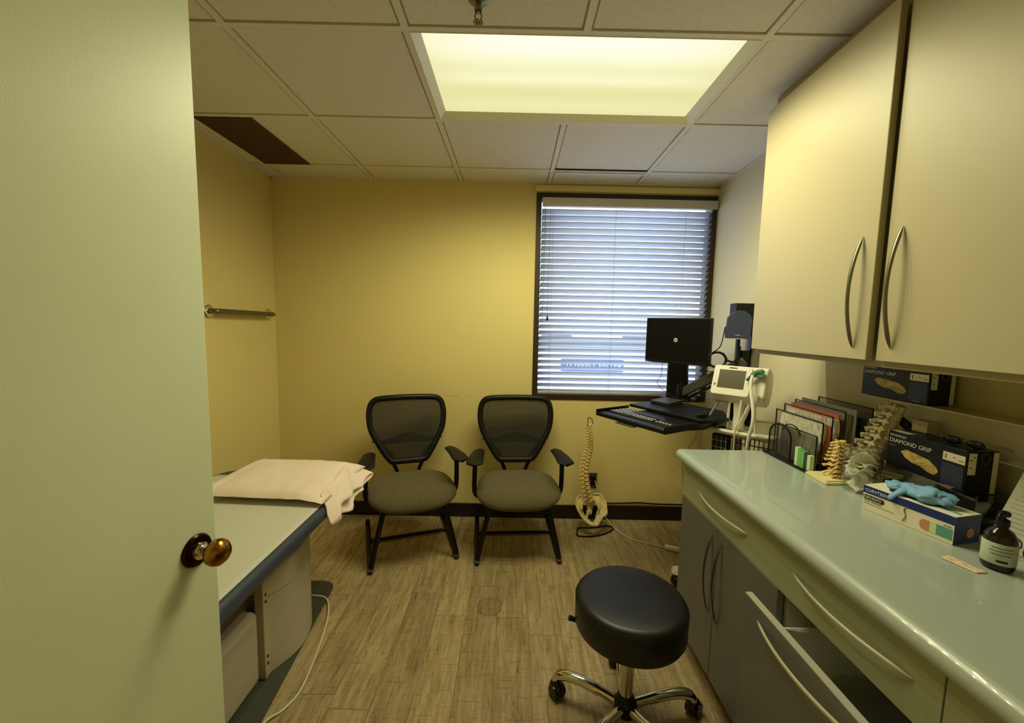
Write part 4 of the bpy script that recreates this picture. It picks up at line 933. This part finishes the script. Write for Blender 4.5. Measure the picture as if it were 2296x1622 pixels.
# ------------------------------------------------------------------ things on the counter
Z = CT+.0004
fs_ = thing('file_sorter', 'black wire mesh step file sorter against the wall at the counter end', 'file sorter', (1.24, 1.62, Z))
build('sorter_base', MB().box(1.115, 1.485, Z, 1.365, 1.755, Z+.004), 'rackmesh', fs_)
build('base_rim', MB().tube([(1.112, 1.482, Z+.004), (1.368, 1.482, Z+.004), (1.368, 1.757, Z+.004), (1.112, 1.757, Z+.004), (1.112, 1.482, Z+.004)], .0035, 6), 'blackm', fs_)
slots = [(1.145, 1.040), (1.1645, 1.092), (1.1985, 1.116), (1.244, 1.136), (1.345, 1.150)]
for i, (x_, zt) in enumerate(slots):
    ya, yb = 1.495, 1.75+(.015 if i else -.03)
    if i in (0, 4): build('divider_mesh', MB().box(x_-.0006, ya, Z+.004, x_+.0006, yb, zt-.003), 'rackmesh', fs_)
    build('divider_frame', MB().tube([(x_, ya, Z+.006), (x_, ya, zt), (x_, yb, zt), (x_, yb, Z+.006)], .0030, 6), 'blackm', fs_)
for yy in ((1.62, 1.745), (1.49, 1.615)) if False else ((1.60, 1.735),):
    arch = [(1.122, yy[0], Z+.006)]+[(1.122, (yy[0]+yy[1])/2-(yy[1]-yy[0])/2*math.cos(PI*k/12), Z+.095+.05*math.sin(PI*k/12)) for k in range(13)]+[(1.122, yy[1], Z+.006)]
    pk = build('front_pocket', MB().prism([(p[1], p[2]) for p in arch], 1.1214, 1.1226, Matrix(((0, 0, 1, 0), (1, 0, 0, 0), (0, 1, 0, 0), (0, 0, 0, 1)))), 'rackmesh', fs_)
    build('pocket_frame', MB().tube(arch, .0036, 6), 'blackm', pk)
build('wire_arch', MB().tube([(1.135, 1.62-.05*math.cos(PI*k/12), Z+.12+.035*math.sin(PI*k/12)) for k in range(13)], .0026, 6), 'blackm', fs_)
def slab(x0, th, ya, yb, zt, bow, m, lean=0.0, lab='', cat='magazine', name='magazine', grp='papers in the file sorter'):
    def fn(u, v, side):
        y = yb+(ya+(.085*(1-v)**1.8 if bow else 0)-yb)*u; z = Z+.006+(zt-Z-.006)*v
        return Vector((x0+side*th/2+lean*v+bow*math.sin(PI*v)*u, y-bow*.8*v*(1-v)*0+ 0, z))
    mb_ = MB(); nu, nv = 10, 10
    for sd in (-1, 1): mb_.grid(lambda u, v: fn(u, v, sd), nu, nv)
    N = nu*nv
    ring = [i for i in range(nu)]+[j*nu+nu-1 for j in range(1, nv)]+[(nv-1)*nu+i for i in range(nu-2, -1, -1)]+[j*nu for j in range(nv-2, 0, -1)]
    for a_, b_ in zip(ring, ring[1:]+ring[:1]): mb_.f.append((a_, b_, b_+N, a_+N))
    return tag(build(name, mb_, m), lab, cat, grp)
slab(1.156, .004, 1.505, 1.71, 1.035, 0, 'pages', lab='plain cream card sheet behind the green notepads in the sorter', cat='paper', name='card_sheet')
slab(1.173, .014, 1.50, 1.74, 1.088, .012, 'pages', lab='magazine with streaky cream page edges, first tall one in the sorter', name='magazine')
slab(1.184, .004, 1.485, 1.74, 1.084, .012, 'red', lab='thin terracotta folder curling behind the front magazine', cat='folder', name='folder')
slab(1.210, .018, 1.49, 1.75, 1.105, .014, 'pages', lab='thick magazine leaning in the second tall sorter slot', name='magazine')
slab(1.226, .004, 1.50, 1.762, 1.124, 0, 'red', lab='terracotta folder whose top edge shows above the sorter middle', cat='folder', name='folder')
slab(1.256, .016, 1.49, 1.765, 1.128, .006, 'greyp', lab='grey covered binder standing in the third sorter slot', cat='binder', name='binder')
slab(1.273, .004, 1.48, 1.765, 1.146, 0, 'greyp', lab='tall grey sheet standing behind the grey binder', cat='paper', name='divider_sheet')
slab(1.304, .014, 1.48, 1.75, 1.115, 0, 'dkgreen', lab='dark green folder in the last slot near the wall', cat='folder', name='folder')
slab(1.322, .008, 1.475, 1.74, 1.10, 0, 'label', lab='pale green folder next to the dark green one', cat='folder', name='folder')
np_ = thing('notepads', 'stack of green sticky note pads standing in the sorter front slot', 'notepads', (1.13, 1.53, Z))
for i, mm in enumerate(('ltgreen', 'green', 'green', 'dkgreen', 'ltgreen')):
    build('pad', MB().box(1.124, 1.575-.017*i-.016, Z+.006, 1.140, 1.575-.017*i, Z+.078-.003*i), mm, np_)

# spine model on cream base
s1 = thing('spine_section_model', 'amber jointed spine section model on a square cream base', 'anatomical model', (1.17, 1.42, Z))
build('model_base', MB().prism([(1.098, 1.374), (1.222, 1.380), (1.215, 1.487), (1.106, 1.487)], Z, Z+.009).prism([(1.106, 1.382), (1.214, 1.387), (1.208, 1.480), (1.112, 1.480)], Z+.009, Z+.014), mat('base_ivory', lin(232, 220, 170), .45), s1, bevel=.0015)
spine(s1, [(.005, -.005, .014), (.000, 0, .05), (.008, .0, .09), (.012, .0, .128), (.010, .0, .150)], math.radians(-30), (.017, .013), 9, 'bone3', 'disc')
nv_ = MB()
for i in range(16):
    z_ = Z+.022+.0075*i; s_ = 1 if i % 2 else -1; nv_.tube(bez([(1.172, 1.42, z_), (1.172+s_*.018, 1.40, z_+.004), (1.172+s_*.028, 1.41, z_-.006)], 3), .0028, 6)
build('nerve_roots', nv_, 'bone3', s1)
s2 = thing('lumbar_spine_model', 'larger pale spine section model leaning behind the gauze jar', 'anatomical model', (1.32, 1.44, Z))
spine(s2, [(-.035, .04, .055), (-.025, .02, .10), (-.005, .0, .16), (.006, -.01, .215), (.018, -.03, .29)], math.radians(-20), (.027, .021), 8, 'bone2', 'bone')
build('model_sacrum', MB().lathe([(.012, 0), (.026, .02), (.032, .045), (.028, .06)], (1.29, 1.478, Z+.0), 14, sy=.7), 'bone2', s2)
build('model_rod', MB().tube([(1.31, 1.45, Z), (1.315, 1.45, Z+.10), (1.33, 1.42, Z+.27)], .003, 8), 'steel', s2)
build('model_foot', MB().box(1.27, 1.40, Z, 1.36, 1.50, Z+.006), 'bone2', s2, bevel=.002)
s2.location.y -= .032
bt = MB()
for i in range(5): bt.box(-.022+.004*i, -.03, .012*i, .03-.004*i, .03, .012*i+.010, Matrix.Translation((1.335, 1.375, Z+.03)) @ Matrix.Rotation(.3+.2*i, 4, 'Z'))
tag(build('wooden_blocks', MB().box(1.30, 1.350, Z, 1.375, 1.395, Z+.028).add(bt.v, bt.f), 'bone2', bevel=.002), 'stack of pale flat pieces between the lumbar model and the black glove carton', 'blocks')

# jar of gauze
jr = thing('glass_jar', 'clear glass jar half full of white gauze pads', 'jar', (1.182, 1.335, Z))
build('jar_wall', MB().lathe([(0, .002), (.045, .002), (.050, .008), (.051, .02), (.051, .118), (.048, .130), (.044, .136), (.045, .146)], (1.182, 1.335, Z), 40), 'jar', jr)
build('jar_rim', MB().tube([(1.182+.045*math.cos(a_*PI/16), 1.335+.045*math.sin(a_*PI/16), Z+.146) for a_ in range(33)], .0022, 6), 'jar', jr)
gz = thing('gauze_pads', 'crumpled white gauze pads inside the glass jar', 'gauze', (1.182, 1.335, Z))
for k in range(9):
    rot_ = Euler((random.uniform(-.9, .9), random.uniform(-.9, .9), random.uniform(0, 6))).to_matrix().to_4x4()
    mm = Matrix.Translation((1.182+random.uniform(-.010, .010), 1.335+random.uniform(-.010, .010), Z+.030+.0090*k)) @ rot_
    def gf(u, v, k=k):
        x, y = (u-.5)*.064, (v-.5)*.064
        return mm @ Vector((x, y, .016*noise.noise(Vector((x*30, y*30, k*5.1)))+.010*math.sin(x*70+k)))
    gm = MB().grid(gf, 12, 12)
    for v in gm.v:
        d_ = Vector((v.x-1.182, v.y-1.335)); 
        if d_.length > .043: d_ = d_.normalized()*.043; v.x, v.y = 1.182+d_.x, 1.335+d_.y
        v.z = max(v.z, Z+.006)
    build('gauze_pad', gm, 'gauze', gz, solid=.0015, smooth=180)

# printed cartons of gloves
def black_carton(lab, x0, x1, y0, y1, z0, z1, cut=False):
    t_ = thing('glove_carton', lab, 'box', ((x0+x1)/2, (y0+y1)/2, z0), 0, 'black glove cartons')
    bx = build('carton', MB().box(x0, y0, z0, x1, y1, z1), 'navy', t_, bevel=.001)
    F_ = frame((x0-.0004, y1, z0), (0, -1, 0), (0, 0, 1)); Lx = y1-y0; H = z1-z0
    build('brand_line', MB().text('MICROFLEX', H*.085, F_ @ Matrix.Translation((Lx*.02, H*.87, 0)), .0002), 'wht', bx)
    build('title_lettering', MB().text('DIAMOND GRIP', H*.155, F_ @ Matrix.Translation((Lx*.02, H*.71, 0)), .0002), 'wht', bx)
    build('small_lettering', MB().text('PLUS', H*.08, F_ @ Matrix.Translation((Lx*.02, H*.60, 0)), .0002), 'greyp', bx)
    build('size_lettering', MB().text('small', H*.10, F_ @ Matrix.Translation((Lx*.80, H*.06, 0)), .0002), 'wht', bx)
    hand = [(.20, .52), (.27, .60), (.42, .57), (.58, .52), (.68, .40), (.705, .30), (.66, .20), (.58, .22), (.47, .30), (.36, .32), (.26, .40)]
    build('glove_picture', MB().prism([(a_*Lx, b_*H) for a_, b_ in hand], 0, .0006, F_), 'ivory', bx)
    cr = MB()
    for k in range(4): cr.tube([F_ @ Vector(((.40+.03*k)*Lx, (.33-.015*k)*H, .0008)), F_ @ Vector(((.52+.03*k)*Lx, (.40-.05*k)*H, .0008)), F_ @ Vector((.67*Lx, (.38-.05*k)*H, .0008))], .0006, 4)
    build('picture_creases', cr, 'disc', bx)
    build('slate_panel', MB().box(.74*Lx, .08*H, 0, .985*Lx, .60*H, .0005, F_), 'navy2', bx)
    build('white_panel', MB().box(.74*Lx, .66*H, 0, .99*Lx, .86*H, .0006, F_), 'carton', bx)
    build('panel_marks', MB().box(.77*Lx, .70*H, .0006, .78*Lx, .82*H, .0009, F_).box(.86*Lx, .76*H, .0006, .88*Lx, .78*H, .0009, F_).box(.92*Lx, .72*H, .0006, .98*Lx, .735*H, .0009, F_), 'ink', bx)
    E_ = frame((x0, y0-.0004, z0), (1, 0, 0), (0, 0, 1)); D = x1-x0
    build('end_panel', MB().box(.06*D, .45*H, 0, .30*D, .95*H, .0006, E_), 'carton', bx)
    build('end_marks', MB().box(.10*D, .78*H, .0006, .18*D, .80*H, .0009, E_).box(.2*D, .85*H, .0006, .26*D, .87*H, .0009, E_).box(.10*D, .6*H, .0006, .18*D, .62*H, .0009, E_), 'ink', bx)
    build('white_edge', MB().box(.82*D, .02*H, 0, .98*D, .98*H, .0006, E_), 'carton', bx)
    build('shield_mark', MB().tube([E_ @ Vector((p[0]*D, p[1]*H, .0006)) for p in ((.45, .92), (.62, .95), (.72, .86), (.70, .78), (.60, .68), (.46, .80), (.45, .92))], .0006, 4), 'greyp', bx)
    build('top_tag', MB().box(x0+.005, y1-.06, z1, x0+.03, y1-.004, z1+.0006), 'carton', bx)
    return t_
black_carton('black exam glove carton standing in the clear organizer on the counter', 1.262, 1.352, 1.100, 1.335, .990, 1.112)
black_carton('black exam glove carton up on the wall shelf under the wall cabinet', 1.302, 1.384, 1.262, 1.505, 1.208, 1.320)
og = thing('acrylic_organizer', 'clear acrylic organizer box holding the lower black glove carton', 'organizer', (1.30, 1.17, Z))
build('organizer_walls', MB().box(1.238, 1.045, Z, 1.2405, 1.345, Z+.105).box(1.238, 1.045, Z, 1.395, 1.0475, Z+.085).box(1.238, 1.3425, Z, 1.395, 1.345, Z+.105).box(1.3925, 1.045, Z, 1.395, 1.345, Z+.10), 'acrylic', og)
build('organizer_shelf', MB().box(1.2405, 1.0475, Z+.083, 1.3925, 1.3425, Z+.0895), 'acrylic', og)
build('organizer_floor', MB().box(1.2405, 1.0475, Z, 1.3925, 1.3425, Z+.003), 'acrylic', og)
oc = MB()
for i in range(6): oc.box(1.25, 1.055+.047*i, Z+.004, 1.38, 1.093+.047*i, Z+.03+.008*(i % 3))
tag(build('packet_rows', oc, 'navy2', bevel=.002), 'dark packets filed in the bottom of the clear organizer', 'packets', kind='stuff')
wsf = thing('wall_shelf', 'cream acrylic wall shelf on the right wall under the cabinet', 'shelf', (1.36, 1.2, 1.20))
build('shelf_plate', MB().box(1.295, .90, 1.203, XR-.001, 1.475, 1.2075), mat('cream_acrylic', lin(196, 184, 140), .25), wsf, bevel=.001)
build('shelf_back', MB().box(XR-.006, .90, 1.2075, XR-.001, 1.475, 1.325), mat('cream_acrylic2', lin(200, 188, 146), .25), wsf)
gls = thing('safety_glasses', 'dark lensed safety glasses lying on top of the lower black carton', 'glasses', (1.32, 1.15, 1.113))
for k, (x_, y_) in enumerate(((1.300, 1.175), (1.306, 1.120))):
    build('lens', MB().ball((x_, y_, 1.1245), (.007, .024, .012), 8), 'caster', gls, smooth=180)
build('temple', MB().tube(bez([(1.292, 1.20, 1.127), (1.33, 1.212, 1.127), (1.375, 1.21, 1.117)], 4), .002, 6), 'greyp', gls)
build('temple', MB().tube(bez([(1.306, 1.095, 1.127), (1.34, 1.09, 1.127), (1.375, 1.09, 1.117)], 4), .002, 6), 'greyp', gls)
tag(build('strip_carton', MB().box(1.335, 1.285, 1.1128, 1.374, 1.335, 1.150), 'tan', bevel=.001), 'tiny cream carton on the far end of the lower black carton', 'box')
tag(build('black_clip', MB().tube(bez([(1.345, 1.43, 1.125), (1.35, 1.40, 1.135), (1.36, 1.372, 1.115), (1.37, 1.352, 1.10)], 4), [.004]*4+[.010]*5+[.007]*4, 8, flat=1.5), 'black'), 'black handled clip lying beside the far end of the lower black carton', 'clip')

# blue and cream exam glove box
P0 = Vector((1.074, 1.199, Z)); P1 = Vector((1.123, .987, Z)); ex_ = (P1-P0).normalized(); Lb = (P1-P0).length; ey_ = Vector((-ex_.y, ex_.x, 0)); Hb, Db = .074, .092
bb = thing('glove_box', 'blue and cream glove box with blue gloves spilling from its top', 'box', tuple(P0))
BB = frame(P0, ex_, ey_)          # x along front, y into depth, z up
body = build('carton', MB().box(0, 0, 0, Lb, Db, Hb, BB), 'carton', bb, bevel=.0008)
F_ = frame(P0-ey_*.0004, ex_, (0, 0, 1))
build('blue_band', MB().box(0, Hb*.70, 0, Lb, Hb*.995, .0005, F_), 'blue', body)
build('blue_end', MB().box(Lb, .0006, .0006, Lb+.0006, Db-.0006, Hb-.0006, BB), 'blue', body)
build('band_lettering', MB().text('CURVTEEN', .0125, F_ @ Matrix.Translation((.005, Hb*.78, .0006)), .0002), 'wht', body)
tgm = build('name_tag', MB().prism(rrect(.002, Hb*.44, .058, Hb*.63, .006), 0, .0005, F_), 'ink', body)
build('tag_lettering', MB().text('NIVAVO', .0125, F_ @ Matrix.Translation((.004, Hb*.48, .0007)), .0002, True), 'label', tgm)
build('fine_print', MB().box(.004, Hb*.37, 0, .020, Hb*.385, .0004, F_).box(.024, Hb*.37, 0, .052, Hb*.39, .0004, F_).box(.004, Hb*.28, 0, .085, Hb*.29, .0004, F_).box(Lb*.90, Hb*.58, 0, Lb*.98, Hb*.60, .0004, F_), 'ink', body)
cap = [(.155+.010*math.cos(math.radians(a_)), Hb*.34+.014*math.sin(math.radians(a_))) for a_ in range(90, 271, 20)]
build('finger_picture', MB().prism(cap+[(.168, Hb*.34-.014), (.168, Hb*.34+.014)], 0, .0004, F_), 'coral', body)
build('bandage_picture', MB().box(.168, Hb*.34-.014, 0, .182, Hb*.34+.014, .0005, F_), 'ltgreen', body)
build('teal_picture', MB().box(.182, Hb*.34-.014, 0, Lb-.003, Hb*.34+.014, .0004, F_), 'teal', body)
build('pale_stroke', MB().tube(bez([F_ @ Vector(p) for p in ((.117, .058, 0), (.108, .045, 0), (.113, .028, 0), (.106, .010, 0))], 5), [.001]+[.0028]*14+[.0006], 6, flat=.3), 'greyp', body)
build('end_disc_mark', MB().lathe([(0, 0), (.013, 0), (.013, .0006), (0, .0006)], n=24, m=BB @ Matrix.Translation((Lb+.0007, Db*.62, Hb*.36)) @ Matrix.Rotation(PI/2, 4, 'Y')), 'coral', body)
build('top_opening', MB().prism(rrect(.045, .018, .165, .074, .022), Hb, Hb+.0006, BB), 'navy2', body)
build('top_teal_mark', MB().box(.165, .028, Hb+.0001, Lb-.008, .040, Hb+.0007, BB), 'teal', body)
gv = thing('exam_gloves', 'crumpled pale blue gloves pulled from the glove box top', 'gloves', tuple(BB @ Vector((.10, .045, Hb))))
def glove(c, r, seed):
    m_ = MB().ball(c, r, 22)
    for i, v in enumerate(m_.v):
        d_ = v-Vector(c); v += d_*(.6*noise.noise(v*34+Vector((seed, 0, 0)))+.45*abs(noise.noise(v*75)))
    m_.v = [BB @ v for v in m_.v]
    for v in m_.v: v.z = max(v.z, P0.z+Hb+.0012)
    return m_
build('glove_palm', glove((.138, .045, Hb+.016), (.042, .032, .020), 1), 'nitrile', gv, smooth=60)
build('glove_cuff', glove((.070, .054, Hb+.010), (.038, .026, .015), 4), 'nitrile', gv, smooth=60)
fg = MB().tube(bez([BB @ Vector(p) for p in ((.112, .052, Hb+.014), (.098, .035, Hb+.018), (.086, .015, Hb+.012), (.078, -.003, Hb-.003), (.072, -.006, Hb-.014))], 5), [.011]*12+[.010]*6+[.008, .006, .004], 10, flat=.55, up=(0, 0, 1))
build('glove_finger', fg, 'nitrile', gv, smooth=70)
build('glove_fold', MB().tube(bez([BB @ Vector(p) for p in ((.10, .06, Hb+.012), (.128, .04, Hb+.030), (.165, .045, Hb+.016), (.178, .040, Hb+.005))], 5), [.006]*6+[.011]*6+[.006]*4, 10, flat=.6), 'nitrile', gv, smooth=70)

# pump bottle
bcx, bcy = 1.124, .893
pb_ = thing('pump_bottle', 'dark amber pump bottle with pale label on the counter', 'bottle', (bcx, bcy, Z))
BS = Matrix.Translation((bcx, bcy, Z)) @ Matrix.Diagonal((.74, .74, .95, 1))
build('bottle_body', MB().lathe([(0, 0), (.030, 0), (.036, .004), (.0375, .012), (.0375, .072), (.035, .083), (.026, .094), (.014, .102), (.012, .110), (0, .110)], (0, 0, 0), 40, m=BS), 'amber', pb_)
lb_ = build('bottle_label', MB().lathe([(.0379, .017), (.0382, .0175), (.0382, .068), (.0379, .0685)], (0, 0, 0), 40, m=BS), 'label', pb_)
tp = MB()
for k, (z_, a0, a1, h_) in enumerate(((.058, 195, 265, .0012), (.050, 190, 270, .0012), (.042, 195, 262, .0012), (.024, 215, 250, .005))):
    for a_ in range(a0, a1, 4):
        a1_ = math.radians(a_); tp.box(.0381, -.0013, z_, .0386, .0013, z_+h_, BS @ Matrix.Rotation(a1_, 4, 'Z'))
build('label_print', tp, 'ink', lb_)
build('pump_collar', MB().lathe([(.014, .105), (.0155, .107), (.0155, .121), (.009, .124), (.0055, .125), (.0055, .133), (0, .133)], (0, 0, 0), 24, m=BS), 'black', pb_)
build('pump_head', MB().tube(bez([(bcx+.009, bcy, Z+.127), (bcx-.002, bcy, Z+.130), (bcx-.014, bcy-.005, Z+.127), (bcx-.020, bcy-.007, Z+.117)], 4), [.007]*6+[.005]*4+[.004]*3, 10), 'black', pb_)
# foil packet
tag(build('foil_packet', MB().add([(1.031, .930, Z+.0005), (1.060, .936, Z+.0005), (1.076, .868, Z+.0005), (1.048, .866, Z+.0005), (1.034, .928, Z+.004), (1.057, .933, Z+.005), (1.072, .870, Z+.003), (1.05, .869, Z+.003)], [(0, 3, 2, 1), (4, 5, 6, 7), (0, 1, 5, 4), (1, 2, 6, 5), (2, 3, 7, 6), (3, 0, 4, 7)]), mat('packet_paper', lin(232, 214, 186), .6, mottle=(160, lin(210, 160, 140))), bevel=.001), 'small cream foil packet lying flat on the counter left of the bottle', 'packet')
# leaning papers
lp = thing('leaning_papers', 'stapled printed sheets leaning against the wall behind the pump bottle', 'papers', (1.30, .92, Z))
LM = frame((1.262, 1.030, Z+.001), (.06, -1, 0), (.45, 0, 1))
build('top_sheet', MB().box(0, 0, 0, .20, .235, .0012, LM), 'paper', lp)
build('under_sheet', MB().box(.012, .006, -.004, .212, .25, -.0015, LM), 'paper', lp)
tl_ = MB()
for i in range(17):
    z_ = .222-.0115*i
    if .065 < z_ < .12: tl_.box(.012, z_, .0012, .045, z_+.0012, .0015, LM)
    else: tl_.box(.012+.004*(i % 3), z_, .0012, .17-.012*((i*7) % 4), z_+.0012, .0015, LM)
build('printed_lines', tl_, 'greyp', lp)
pp = MB()
for i in range(40): pp.ball(LM @ Vector((.055+random.random()*.05, .07+random.random()*.05*(1-.3*random.random()), .0015)), (.003, .003, .003), 3)
build('plant_picture', pp, mat('picture_brown', lin(112, 84, 44), .8), lp)
tag(build('lower_sheet', MB().box(0, 0, 0, .2, .12, .0015, frame((1.235, 1.005, Z+.0008), (.06, -1, 0), (1, .06, .12))), 'paper'), 'loose sheet lying flat under the leaning papers', 'paper')
ey2 = thing('eyeglasses', 'thin framed eyeglasses resting on the loose sheet behind the bottle', 'glasses', (1.22, .93, Z+.004))
eg = MB()
for k in (0, 1): eg.tube([(1.215+.012*math.sin(a_*PI/8), .945-.048*k+.020*math.cos(a_*PI/8), Z+.030+.016*math.sin(a_*PI/8)) for a_ in range(17)], .0011, 5)
build('frame_rims', eg, 'blackm', ey2)
build('temples', MB().tube([(1.215, .967, Z+.032), (1.29, .972, Z+.02)], .0011, 5).tube([(1.215, .877, Z+.032), (1.29, .875, Z+.02)], .0011, 5), 'blackm', ey2)
tag(build('black_case', MB().box(-.03, -.03, 0, .03, .03, .028, Matrix.Translation((1.178, .822, Z)) @ Matrix.Rotation(.35, 4, 'Z')), 'black', bevel=.004), 'small black case at the right edge beside the pump bottle', 'case')
